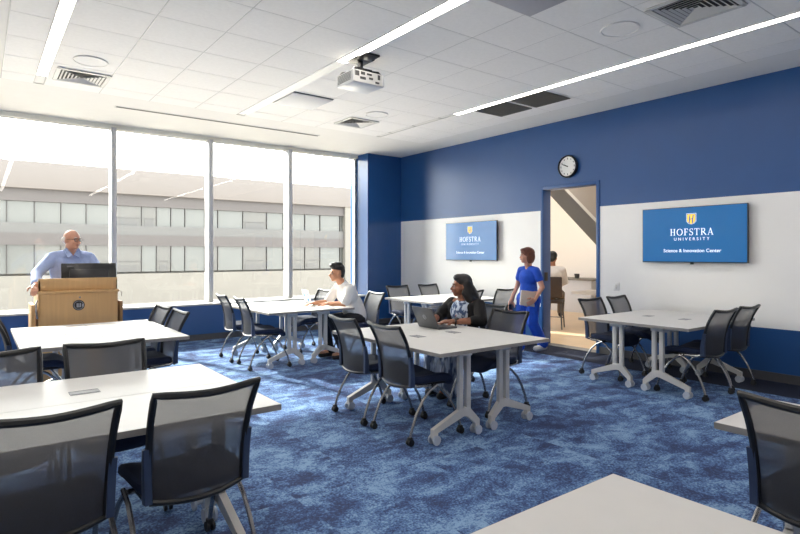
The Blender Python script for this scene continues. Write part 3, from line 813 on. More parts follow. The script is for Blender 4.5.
# ------------------------------------------------------------------ lectern
def lectern():
    e = tag(empty('lectern', (0.9, 7.1, 0)), 'oak veneer lectern with a round black emblem, in front of the windows', 'lectern')
    D = 0.62; W2 = 0.375
    m = MB(); m.b2((-W2, 0.0, 0.07), (W2, 0.02, 1.02), bev=0.002); m.build('front_panel', M['oak'], e)
    for q in (-1, 1): MB().b2((q*W2-0.012, 0.02, 0.07), (q*W2+0.012, D, 1.02), bev=0.002).build('side_panel', M['oak'], e)
    MB().b2((-W2-0.022, -0.015, 1.02), (W2+0.022, D, 1.05), bev=0.006).build('worktop', M['oak'], e)
    h = MB(); h.b2((-0.385, 0.04, 1.05), (0.385, 0.06, 1.185), bev=0.003); h.b2((-0.385, 0.04, 1.05), (-0.365, 0.30, 1.16), bev=0.003); h.b2((0.365, 0.04, 1.05), (0.385, 0.30, 1.16), bev=0.003)
    h.build('hutch', M['oak'], e)
    MB().b2((-W2, 0.03, 0.0), (W2, D-0.03, 0.07)).build('plinth', M['blk'], e)
    for q in (-1, 1):
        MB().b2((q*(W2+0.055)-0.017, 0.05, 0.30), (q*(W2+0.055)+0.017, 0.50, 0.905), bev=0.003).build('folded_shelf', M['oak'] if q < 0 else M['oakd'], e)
    # round emblem with an open book like mark
    em = MB(); em.cyl((-0.01, 0.0, 0.885), (-0.01, -0.006, 0.885), 0.058, 40)
    o = em.build('emblem', M['blk'], e)
    r = MB(); r.tube([(0.046*math.cos(2*PI*k/36), -0.006, 0.885+0.046*math.sin(2*PI*k/36)) for k in range(37)], 0.0022, 6, cap=False)
    for x, w in ((-0.016, 0.010), (0.0, 0.008), (0.016, 0.010)): r.box((x, -0.007, 0.888), (w, 0.003, 0.036))
    r.box((0, -0.007, 0.866), (0.046, 0.003, 0.006)); r.box((0.04, -0.007, 0.882), (0.014, 0.003, 0.03))
    mk = r.build('emblem_mark', M['panelg'], o); mk.location.x = -0.01
    k = MB(); k.cyl((0, 0, 0.972), (0, -0.006, 0.972), 0.010, 16); k.build('lock', M['chrome'], e)
    t = MB(); t.tube([(-W2-0.02, 0.02, 0.95), (-W2-0.035, -0.02, 0.92), (-W2-0.035, -0.03, 0.84), (-W2-0.02, 0.0, 0.76)], 0.010, 8); t.build('handle', M['chrome'], e)
    t = MB(); t.tube([(W2+0.03, 0.02, 1.03), (W2+0.05, -0.005, 1.02), (W2+0.05, -0.005, 0.97)], 0.004, 8); t.build('hook', M['chrome'], e)
lectern()
def monitor():
    e = tag(empty('monitor', (1.03, 7.36, 1.05), math.radians(-4)), 'black monitor on the lectern, seen from behind', 'monitor')
    R = Matrix.Rotation(math.radians(-20), 3, 'X')
    MB().box((0, 0, 0.175), (0.56, 0.035, 0.25), rot=R, bev=0.008).build('screen_housing', M['blk'], e)
    MB().box((0, -0.022, 0.165), (0.40, 0.02, 0.13), rot=R, bev=0.008).build('rear_cover', M['bezel'], e)
    MB().box((0, 0.022, 0.18), (0.53, 0.003, 0.22), rot=R).build('screen', M['bezel'], e)
    s = MB(); s.box((0, 0.02, 0.008), (0.26, 0.18, 0.016), bev=0.004); s.box((0, 0.01, 0.05), (0.10, 0.03, 0.09), bev=0.004); s.build('stand', M['blk'], e)
    MB().box((-0.19, -0.013, 0.262), (0.07, 0.004, 0.014), rot=R).build('badge', M['grey'], e)
monitor()

# ------------------------------------------------------------------ small things on the tables
def laptop():
    e = tag(empty('laptop', (3.62, 4.18, ZT+0.002), math.radians(88)), 'open dark grey laptop in front of the seated woman', 'laptop')
    # local +Y looks away from the user (world -X)
    MB().b2((-0.16, -0.13, 0), (0.16, 0.10, 0.016), bev=0.004).build('base', M['grey'], e)
    k = MB(); k.b2((-0.14, -0.03, 0.0155), (0.14, 0.08, 0.018)); k.build('keyboard', M['blk'], e)
    R = Matrix.Rotation(math.radians(-24), 3, 'X')
    c = Vector((0, 0.145, 0.11))
    MB().box(c, (0.32, 0.010, 0.215), rot=R, bev=0.003).build('lid', M['grey'], e)
    MB().box(c+Vector((0, -0.006, 0)), (0.295, 0.002, 0.185), rot=R).build('screen', M['bezel'], e)
    N = R @ Vector((0, 1, 0))
    m = MB(); cc = c + N*0.006 + R @ Vector((0, 0, 0.005)); ux = R @ Vector((1, 0, 0)); uz = R @ Vector((0, 0, 1))
    m.tube([cc+ux*0.022*math.cos(2*PI*q/24)+uz*0.022*math.sin(2*PI*q/24) for q in range(25)], 0.0025, 6, cap=False)
    m.box(cc, (0.026, 0.002, 0.007), rot=R); m.build('logo', M['panel'], e)
laptop()
def tablet():
    e = tag(empty('tablet', (4.02, 7.44, ZT+0.002), math.radians(84)), 'white tablet with blue stickers standing open on the window table', 'tablet')
    R = Matrix.Rotation(math.radians(-18), 3, 'X')
    MB().b2((-0.135, -0.12, 0), (0.135, 0.09, 0.012), bev=0.003).build('base', M['whitepl'], e)
    c = Vector((0, 0.125, 0.10))
    MB().box(c, (0.27, 0.010, 0.20), rot=R, bev=0.003).build('lid', M['whitepl'], e)
    N = R @ Vector((0, 1, 0)); ux = Vector((1, 0, 0)); uz = R @ Vector((0, 0, 1))
    s = MB()
    for a, b, w, h in ((-0.05, -0.05, 0.06, 0.04), (0.06, 0.02, 0.04, 0.05), (-0.07, 0.04, 0.035, 0.03)):
        s.box(c+N*0.006+ux*a+uz*b, (w, 0.001, h), rot=R)
    s.build('sticker', M['sky_decal'], e)
tablet()
def papers():
    e = tag(empty('paper_stack', (3.84, 6.88, ZT+0.002), math.radians(12)), 'white papers lying before the man in the white shirt', 'papers')
    for k in range(3):
        MB().box((0.012*k, -0.01*k, 0.003+0.004*k), (0.21, 0.29, 0.003), rot=rz(0.12*k)).build('sheet', M['paper'], e)
papers()
def open_book():
    e = tag(empty('open_book', (3.72, 6.62, ZT+0.002), math.radians(80)), 'open notebook at the near edge of the window table', 'book')
    for q in (-1, 1):
        m = MB(); rows = [[(q*(0.002+0.13*i/8), -0.10+0.2*j, 0.004+0.012*math.sin(PI*min(1, i/8*0.9+0.1))) for i in range(9)] for j in (0, 1)]
        m.grid(rows); m.grid([[(p[0], p[1], 0.001) for p in r] for r in rows]); m.build('page', M['paper'], e)
    MB().b2((-0.135, -0.105, 0), (0.135, 0.105, 0.002)).build('cover', M['panel'], e)
open_book()

# ------------------------------------------------------------------ people
def frame(loc, deg):
    return Matrix.Translation(loc) @ Matrix.Rotation(math.radians(deg), 4, 'Z')
def add_capsule(bm, p0, r0, p1, r1, n=12):
    p0, p1 = Vector(p0), Vector(p1); d = p1-p0
    L = d.length
    q = d.to_track_quat('Z', 'Y') if L > 1e-6 else Matrix.Identity(3).to_quaternion()
    rings = []
    for k in range(1, 6):
        a = -PI/2+PI/2*k/5; rings.append((math.sin(a)*r0, math.cos(a)*r0))
    for k in range(0, 5):
        a = PI/2*k/5; rings.append((L+math.sin(a)*r1, math.cos(a)*r1))
    V = [[bm.verts.new(p0 + q @ Vector((rr*math.cos(2*PI*i/n), rr*math.sin(2*PI*i/n), z))) for i in range(n)] for z, rr in rings]
    lo = bm.verts.new(p0 + q @ Vector((0, 0, -r0))); hi = bm.verts.new(p0 + q @ Vector((0, 0, L+r1)))
    for j in range(len(V)-1):
        for i in range(n): bm.faces.new((V[j][i], V[j][(i+1) % n], V[j+1][(i+1) % n], V[j+1][i]))
    for i in range(n):
        bm.faces.new((lo, V[0][(i+1) % n], V[0][i])); bm.faces.new((hi, V[-1][i], V[-1][(i+1) % n]))
def add_ell(bm, c, r, R=None):
    b = bmesh.new(); bmesh.ops.create_uvsphere(b, u_segments=20, v_segments=14, radius=1)
    bmesh.ops.scale(b, vec=r, verts=b.verts)
    if R is not None: bmesh.ops.rotate(b, cent=(0, 0, 0), matrix=R, verts=b.verts)
    bmesh.ops.translate(b, vec=c, verts=b.verts)
    vm = {v: bm.verts.new(v.co) for v in b.verts}
    for f in b.faces: bm.faces.new([vm[v] for v in f.verts])
    b.free()
def fuse(name, shapes, m, voxel=0.008, it=4, parent=None, mw=None, fac=0.5):
    """shapes: ('c', p0, r0, p1, r1) tapered limbs, ('e', centre, radii, rot) ellipsoids; joined into one skin"""
    bm = bmesh.new()
    for s in shapes:
        if s[0] == 'c': add_capsule(bm, *s[1:])
        else: add_ell(bm, s[1], s[2], s[3] if len(s) > 3 else None)
    me = bpy.data.meshes.new(name); bm.to_mesh(me); bm.free()
    tmp = bpy.data.objects.new(name, me); COL.objects.link(tmp)
    r = tmp.modifiers.new('r', 'REMESH'); r.mode = 'VOXEL'; r.voxel_size = voxel; r.use_smooth_shade = True
    sm = tmp.modifiers.new('s', 'SMOOTH'); sm.factor = fac; sm.iterations = it
    dg = bpy.context.evaluated_depsgraph_get()
    out = bpy.data.meshes.new_from_object(tmp.evaluated_get(dg)); bpy.data.objects.remove(tmp); bpy.data.meshes.remove(me)
    out.materials.clear(); out.materials.append(m)
    out.polygons.foreach_set('use_smooth', [True]*len(out.polygons))
    o = bpy.data.objects.new(name, out); COL.objects.link(o)
    if parent is not None: o.parent = parent
    return o

def hand(wr, d, pn, side, curl=0.5, thumb_in=0.6):
    """wrist point, direction of the fingers, palm normal, side +1/-1 (thumb side along side*cross)"""
    d = Vector(d).normalized(); pn = Vector(pn); pn = (pn-d*pn.dot(d)).normalized(); lat = d.cross(pn).normalized()*side
    wr = Vector(wr); S_ = []
    k0 = wr + d*0.085
    S_.append(('c', wr, 0.026, wr+d*0.02, 0.026))
    for i, u in enumerate((0.027, 0.009, -0.009, -0.027)):
        S_.append(('c', wr+d*0.015+lat*u*0.7, 0.015, k0+lat*u, 0.0125))
        ln = (0.040, 0.046, 0.043, 0.033)[i]; p = k0+lat*u; a = 0.0
        for seg in range(3):
            a += curl*(0.55, 0.75, 0.6)[seg]; l = ln*(1, 0.68, 0.5)[seg]
            q = p + (d*math.cos(a)+pn*math.sin(a))*l + lat*u*0.05
            S_.append(('c', p, (0.0105, 0.0095, 0.0088)[seg], q, (0.0095, 0.0088, 0.0078)[seg])); p = q
    t0 = wr+d*0.022+lat*0.026; t1 = t0+(d*0.55+lat*0.75+pn*0.35*thumb_in).normalized()*0.042; t2 = t1+(d*0.85+lat*0.2+pn*0.5*thumb_in).normalized()*0.032; t3 = t2+(d*0.9+pn*0.4*thumb_in).normalized()*0.022
    S_ += [('c', t0, 0.016, t1, 0.0125), ('c', t1, 0.0115, t2, 0.0105), ('c', t2, 0.0105, t3, 0.0085)]
    return S_

def head_shapes(c, fwd, up=(0, 0, 1), k=1.0, neck=None, neck_r=0.056):
    """skull, jaw, nose, ears around the head centre c (eye level), looking along fwd"""
    f = Vector(fwd).normalized(); u = Vector(up); r = f.cross(u).normalized(); u = r.cross(f).normalized()
    R = Matrix((r, f, u)).transposed()
    P = lambda x, y, z: Vector(c) + (r*x+f*y+u*z)*k
    S_ = [('e', P(0, -0.015, 0.030), (0.076*k, 0.095*k, 0.088*k), R), ('e', P(0, 0.012, -0.035), (0.062*k, 0.078*k, 0.078*k), R),
          ('e', P(0, 0.048, -0.085), (0.036*k, 0.034*k, 0.028*k), R), ('e', P(0, 0.060, 0.026), (0.052*k, 0.028*k, 0.018*k), R),
          ('c', P(0, 0.082, 0.006), 0.010*k, P(0, 0.103, -0.030), 0.0145*k), ('e', P(0.033, 0.066, -0.028), (0.022*k, 0.016*k, 0.020*k), R), ('e', P(-0.033, 0.066, -0.028), (0.022*k, 0.016*k, 0.020*k), R),
          ('e', P(0, 0.078, -0.058), (0.026*k, 0.016*k, 0.012*k), R),
          ('e', P(0.078, -0.012, -0.012), (0.011*k, 0.020*k, 0.032*k), R), ('e', P(-0.078, -0.012, -0.012), (0.011*k, 0.020*k, 0.032*k), R)]
    if neck is not None: S_ += [('c', P(0, -0.02, -0.06), neck_r*k, neck, neck_r*1.12)]
    return S_, P, R
def face_bits(parent, P, R, k, brow, glasses=False, lip=True):
    for q in (-1, 1):
        MB().sphere(P(q*0.031, 0.0755, 0.0), (0.0115*k, 0.0115*k, 0.007*k)).build('eye', M['eyew'], parent)
        MB().sphere(P(q*0.031, 0.088, 0.0), 0.0062*k).build('iris', M['eyed'], parent)
        m = MB(); m.tube([P(q*(0.014+0.034*t), 0.086-0.016*t*t, 0.020+0.006*math.sin(PI*t)) for t in (0, 0.33, 0.66, 1)], [0.0035*k, 0.0045*k, 0.004*k, 0.002*k], 8); m.build('eyebrow', brow, parent)
    m = MB(); m.tube([P(-0.024, 0.086, -0.060), P(-0.010, 0.0955, -0.058), P(0.010, 0.0955, -0.058), P(0.024, 0.086, -0.060)], [0.003*k, 0.0055*k, 0.0055*k, 0.003*k], 8); m.build('mouth', M['lip'], parent)
    if glasses:
        g = MB()
        for q in (-1, 1):
            g.tube([P(q*0.034+0.026*math.cos(2*PI*t/20), 0.100-0.004*abs(math.cos(2*PI*t/20)), 0.0+0.019*math.sin(2*PI*t/20)) for t in range(21)], 0.0026*k, 6, cap=False)
            g.tube([P(q*0.060, 0.095, 0.006), P(q*0.076, 0.06, 0.008), P(q*0.081, -0.01, 0.006)], 0.0026*k, 6)
        g.tube([P(-0.009, 0.101, 0.004), P(0.009, 0.101, 0.004)], 0.0026*k, 6)
        g.build('glasses', M['blk'], parent)

def V3(*a): return Vector(a)
def finish(o, mw):
    o.matrix_world = mw

# --- the man behind the lectern (local +Y = where his chest points)
def man_lectern():
    mw = frame((0.90, 7.86, 0), 186)         # chest towards the room
    fwd = V3(0.55, 0.82, 0.02)               # looks towards his left (picture right) ... local frame
    neck = V3(0, 0.02, 1.44)
    hc = V3(0.0, 0.075, 1.625)
    fwd = V3(-0.50, 0.87, -0.03)
    hs, P, R = head_shapes(hc, fwd, k=1.02, neck=neck)
    sh = {1: V3(0.205, 0.02, 1.40), -1: V3(-0.20, 0.0, 1.40)}
    elb = {1: V3(0.40, 0.26, 1.23), -1: V3(-0.32, 0.14, 1.18)}
    wri = {1: V3(0.465, 0.58, 1.11), -1: V3(-0.20, 0.42, 1.115)}
    body = hs + [('c', V3(0, -0.04, 0.98), 0.14, V3(0, -0.02, 1.22), 0.12)]
    body += [('c', V3(0, -0.01, 1.38), 0.05, neck, 0.052)]
    for q in (1, -1):
        body += [('c', V3(0, -0.01, 1.34), 0.065, sh[q], 0.058), ('c', sh[q], 0.058, elb[q], 0.045), ('c', elb[q], 0.042, wri[q], 0.029)]
        body += [('c', V3(q*0.09, -0.04, 0.93), 0.10, V3(q*0.10, -0.03, 0.50), 0.065), ('c', V3(q*0.10, -0.03, 0.50), 0.06, V3(q*0.105, -0.06, 0.09), 0.042), ('c', V3(q*0.105, -0.06, 0.055), 0.042, V3(q*0.12, 0.12, 0.04), 0.036)]
    body += hand(wri[1], (0.25, 0.9, -0.35), (0, -0.3, -1), -1, 0.55) + hand(wri[-1], (0.1, 0.9, -0.3), (0, -0.3, -1), 1, 0.5)
    o = fuse('person', body, M['skin_l'], 0.0075, 3)
    tag(o, 'bald man in glasses and light blue shirt standing behind the lectern', 'person')
    shirt = [('c', V3(0, -0.04, 0.97), 0.168, V3(0, -0.01, 1.16), 0.165), ('e', V3(0, -0.005, 1.27), (0.195, 0.135, 0.17)), ('c', V3(0, 0, 1.40), 0.085, V3(0, 0.015, 1.475), 0.070)]
    for q in (1, -1):
        w2 = elb[q].lerp(wri[q], 0.80)
        shirt += [('c', V3(q*0.05, -0.005, 1.435), 0.075, sh[q], 0.078), ('c', sh[q], 0.076, elb[q], 0.062), ('c', elb[q], 0.060, w2, 0.048), ('c', sh[q].lerp(V3(0, 0, 1.2), 0.3), 0.10, V3(q*0.1, 0, 1.1), 0.10)]
    fuse('shirt', shirt, M['shirt_b'], 0.009, 5, o)
    col = MB()
    for q in (1, -1): col.poly([V3(q*0.006, 0.112, 1.44), V3(q*0.062, 0.120, 1.405), V3(q*0.090, 0.045, 1.50), V3(q*0.062, 0.075, 1.525)], (0, 0.010, 0.006))
    col.build('collar', M['shirt_b'], o)
    tr = [('e', V3(0, -0.04, 0.93), (0.175, 0.14, 0.12))]
    for q in (1, -1): tr += [('c', V3(q*0.09, -0.04, 0.90), 0.115, V3(q*0.10, -0.03, 0.50), 0.085), ('c', V3(q*0.10, -0.03, 0.50), 0.083, V3(q*0.105, -0.06, 0.09), 0.075)]
    fuse('trousers', tr, M['trs_dk'], 0.011, 4, o)
    for q in (1, -1): fuse('shoe', [('c', V3(q*0.105, -0.08, 0.052), 0.05, V3(q*0.12, 0.13, 0.045), 0.043)], M['shoe_d'], 0.010, 2, o)
    fuse('hair', [('e', P(q*0.066, -0.050, 0.004), (0.016, 0.045, 0.036), R) for q in (1, -1)] + [('e', P(0, -0.092, 0.0), (0.060, 0.024, 0.045), R)], M['hair_wht'], 0.007, 2, o)
    face_bits(o, P, R, 1.02, M['hair_wht'], True)
    finish(o, mw)
man_lectern()

def seated(hip, sp, knees, ankles, hr=0.12):
    """trunk and legs of a sitting figure; sp = list of spine points with radii"""
    S_ = []
    for (a, ra), (b, rb) in zip(sp[:-1], sp[1:]): S_.append(('c', a, ra, b, rb))
    for q in (1, -1):
        S_ += [('c', hip+V3(q*0.09, 0, 0), hr*0.80, knees[q], 0.062), ('c', knees[q], 0.058, ankles[q], 0.040), ('c', ankles[q]+V3(0, -0.02, -0.02), 0.040, ankles[q]+V3(0, 0.15, -0.035), 0.032)]
    return S_

# --- the man in white at the window table, facing -X
def man_window():
    mw = frame((4.27, 6.76, 0), 88)
    hip = V3(0, -0.02, 0.53); chest = V3(0, 0.10, 0.90); neck = V3(0, 0.17, 1.03); hc = V3(-0.015, 0.27, 1.185)
    fwd = V3(0.25, 0.97, -0.02)
    hs, P, R = head_shapes(hc, fwd, k=0.98, neck=neck)
    sh = {1: V3(0.19, 0.14, 0.965), -1: V3(-0.19, 0.14, 0.965)}
    elb = {1: V3(0.25, 0.27, 0.765), -1: V3(-0.24, 0.27, 0.775)}
    wri = {1: V3(0.20, 0.50, 0.765), -1: V3(-0.06, 0.40, 0.77)}
    kn = {1: V3(0.13, 0.40, 0.52), -1: V3(-0.13, 0.38, 0.52)}; an = {1: V3(0.12, 0.30, 0.10), -1: V3(-0.13, 0.22, 0.10)}
    body = hs + seated(hip, [(hip, 0.135), (V3(0, 0.02, 0.72), 0.13), (chest, 0.10), (neck, 0.052)], kn, an)
    for q in (1, -1): body += [('c', chest+V3(0, 0.01, 0.04), 0.06, sh[q], 0.058), ('c', sh[q], 0.054, elb[q], 0.043), ('c', elb[q], 0.041, wri[q], 0.028)]
    body += hand(wri[1], (-0.15, 1, 0), (0, 0, -1), -1, 0.35) + hand(wri[-1], (0.75, 0.6, 0), (0, 0, -1), 1, 0.35)
    o = fuse('person', body, M['skin_m'], 0.0075, 3)
    tag(o, 'man with short black hair and white shirt seated at the window table', 'person')
    shirt = [('c', hip+V3(0, -0.02, 0.05), 0.165, V3(0, 0.02, 0.74), 0.160), ('e', V3(0, 0.09, 0.87), (0.195, 0.135, 0.16)), ('c', chest, 0.12, V3(0, 0.165, 1.025), 0.078), ('c', hip+V3(0, -0.11, 0.02), 0.09, V3(0, -0.03, 0.75), 0.11)]
    for q in (1, -1): shirt += [('c', chest+V3(q*0.05, 0.02, 0.065), 0.078, sh[q], 0.075), ('c', sh[q], 0.074, sh[q].lerp(elb[q], 0.86), 0.070)]
    fuse('shirt', shirt, M['shirt_w'], 0.009, 5, o)
    tr = [('e', hip+V3(0, 0, -0.01), (0.185, 0.16, 0.12))]
    for q in (1, -1): tr += [('c', hip+V3(q*0.09, 0.02, 0), 0.112, kn[q], 0.080), ('c', kn[q], 0.078, an[q], 0.062)]
    fuse('trousers', tr, M['trs_dk'], 0.010, 4, o)
    for q in (1, -1): fuse('shoe', [('c', an[q]+V3(0, -0.03, -0.05), 0.046, an[q]+V3(0, 0.15, -0.06), 0.038)], M['shoe_d'], 0.010, 2, o)
    fuse('hair', [('e', P(0, -0.022, 0.075), (0.080, 0.096, 0.062), R), ('e', P(0, -0.068, 0.03), (0.074, 0.055, 0.075), R), ('e', P(0, 0.058, 0.112), (0.056, 0.045, 0.036), R), ('e', P(0, -0.01, 0.128), (0.062, 0.075, 0.034), R), ('e', P(0, -0.075, -0.03), (0.060, 0.035, 0.05), R)], M['hair_blk'], 0.008, 2, o)
    face_bits(o, P, R, 0.98, M['hair_blk'])
    finish(o, mw)
man_window()

# --- the woman with the laptop at the centre table, facing -X, head turned
def woman_seated():
    mw = frame((4.20, 4.33, 0), 96)
    hip = V3(0, 0.0, 0.53); chest = V3(0, 0.05, 0.84); neck = V3(0, 0.085, 0.985); hc = V3(0.01, 0.115, 1.112)
    fwd = V3(0.64, 0.77, 0.0)
    hs, P, R = head_shapes(hc, fwd, k=0.97, neck=neck, neck_r=0.052)
    sh = {1: V3(0.185, 0.05, 0.915), -1: V3(-0.185, 0.05, 0.915)}
    elb = {1: V3(0.26, 0.20, 0.775), -1: V3(-0.30, 0.17, 0.775)}
    wri = {1: V3(0.12, 0.42, 0.770), -1: V3(-0.13, 0.39, 0.770)}
    kn = {1: V3(0.13, 0.40, 0.50), -1: V3(-0.13, 0.40, 0.50)}; an = {1: V3(0.10, 0.34, 0.10), -1: V3(-0.10, 0.38, 0.10)}
    body = hs + seated(hip, [(hip, 0.15), (V3(0, 0.0, 0.72), 0.135), (chest, 0.145), (neck, 0.056)], kn, an)
    for q in (1, -1): body += [('c', chest+V3(0, 0.0, 0.06), 0.075, sh[q], 0.062), ('c', sh[q], 0.056, elb[q], 0.047), ('c', elb[q], 0.044, wri[q], 0.028)]
    body += hand(wri[1], (-0.75, 0.75, 0.0), (-0.1, -0.1, -1), -1, 0.55) + hand(wri[-1], (0.75, 0.7, 0.0), (0.2, -0.2, -1), 1, 0.55)
    o = fuse('person', body, M['skin_d'], 0.0075, 3)
    tag(o, 'woman with long black hair and black cardigan seated at the laptop', 'person')
    bl = [('c', hip+V3(0, 0.01, 0.05), 0.165, V3(0, 0.01, 0.73), 0.152), ('e', V3(0, 0.06, 0.835), (0.165, 0.145, 0.15))]
    fuse('blouse', bl, M['blouse'], 0.009, 4, o)
    ca = [('c', hip+V3(0, -0.05, 0.02), 0.165, V3(0, -0.03, 0.75), 0.150), ('e', V3(0, 0.0, 0.835), (0.185, 0.125, 0.155))]
    for q in (1, -1):
        ca += [('c', chest+V3(q*0.10, -0.01, 0.055), 0.070, sh[q], 0.072), ('c', sh[q], 0.072, elb[q]+V3(0, -0.02, 0.01), 0.062), ('c', elb[q]+V3(0, -0.02, 0.0), 0.060, elb[q].lerp(wri[q], 0.25), 0.055)]
        ca += [('c', V3(q*0.13, 0.10, 0.89), 0.055, V3(q*0.15, 0.10, 0.62), 0.060)]
    fuse('cardigan', ca, M['cardi'], 0.009, 4, o)
    sk = [('e', hip+V3(0, 0.0, -0.01), (0.20, 0.18, 0.12))]
    for q in (1, -1): sk += [('c', hip+V3(q*0.09, 0.02, 0), 0.115, kn[q], 0.095), ('c', kn[q], 0.10, V3(q*0.12, 0.42, 0.13), 0.12)]
    sk += [('c', V3(0, 0.40, 0.47), 0.09, V3(0, 0.42, 0.13), 0.11), ('c', V3(-0.16, 0.40, 0.42), 0.06, V3(-0.19, 0.45, 0.12), 0.07)]
    fuse('skirt', sk, M['skirt'], 0.011, 4, o)
    for q in (1, -1): fuse('shoe', [('c', an[q]+V3(0, 0.02, -0.055), 0.042, an[q]+V3(0, 0.18, -0.06), 0.036)], M['shoe_d'], 0.010, 2, o)
    h = [('e', P(0, -0.030, 0.052), (0.086, 0.098, 0.085), R), ('e', P(0, -0.080, -0.02), (0.092, 0.062, 0.11), R), ('e', P(0, 0.02, 0.095), (0.070, 0.062, 0.040), R),
         ('c', P(-0.058, -0.058, 0.03), 0.050, P(-0.066, -0.062, -0.10), 0.046), ('c', P(-0.066, -0.062, -0.10), 0.046, V3(-0.115, 0.03, 0.91), 0.058), ('c', V3(-0.115, 0.03, 0.93), 0.058, V3(-0.150, 0.045, 0.80), 0.052), ('c', V3(-0.150, 0.045, 0.80), 0.050, V3(-0.150, 0.065, 0.72), 0.030),
         ('c', P(0.062, -0.060, -0.02), 0.048, V3(0.10, 0.0, 0.90), 0.060), ('c', P(0, -0.09, -0.06), 0.085, V3(-0.03, -0.05, 0.90), 0.105), ('c', V3(-0.03, -0.05, 0.90), 0.105, V3(-0.05, -0.08, 0.74), 0.10),
         ('c', V3(-0.09, -0.02, 0.92), 0.075, V3(-0.13, -0.05, 0.74), 0.075), ('e', P(-0.085, -0.03, -0.07), (0.025, 0.035, 0.04), R), ('e', V3(-0.17, 0.0, 0.86), (0.03, 0.04, 0.05)), ('e', V3(-0.11, 0.07, 0.98), (0.022, 0.03, 0.04))]
    fuse('hair', h, M['hair_blk'], 0.008, 10, o)
    w = MB(); d = (elb[-1]-wri[-1]).normalized(); c = wri[-1]+d*0.02; a = d.cross(V3(0, 0, 1)).normalized(); b = d.cross(a)
    w.tube([c+a*0.034*math.cos(2*PI*t/20)+b*0.034*math.sin(2*PI*t/20) for t in range(21)], 0.009, 8, cap=False)
    w.box(c+V3(-0.02, 0, 0.03), (0.034, 0.034, 0.012), bev=0.003); w.build('watch', M['blk'], o)
    n = MB(); n.tube([V3(-0.055, 0.11, 0.96), V3(-0.045, 0.165, 0.89), V3(0, 0.205, 0.80), V3(0.045, 0.165, 0.89), V3(0.055, 0.11, 0.96)], 0.005, 6); n.build('necklace', M['lip'], o)
    face_bits(o, P, R, 0.97, M['hair_blk'])
    finish(o, mw)
woman_seated()

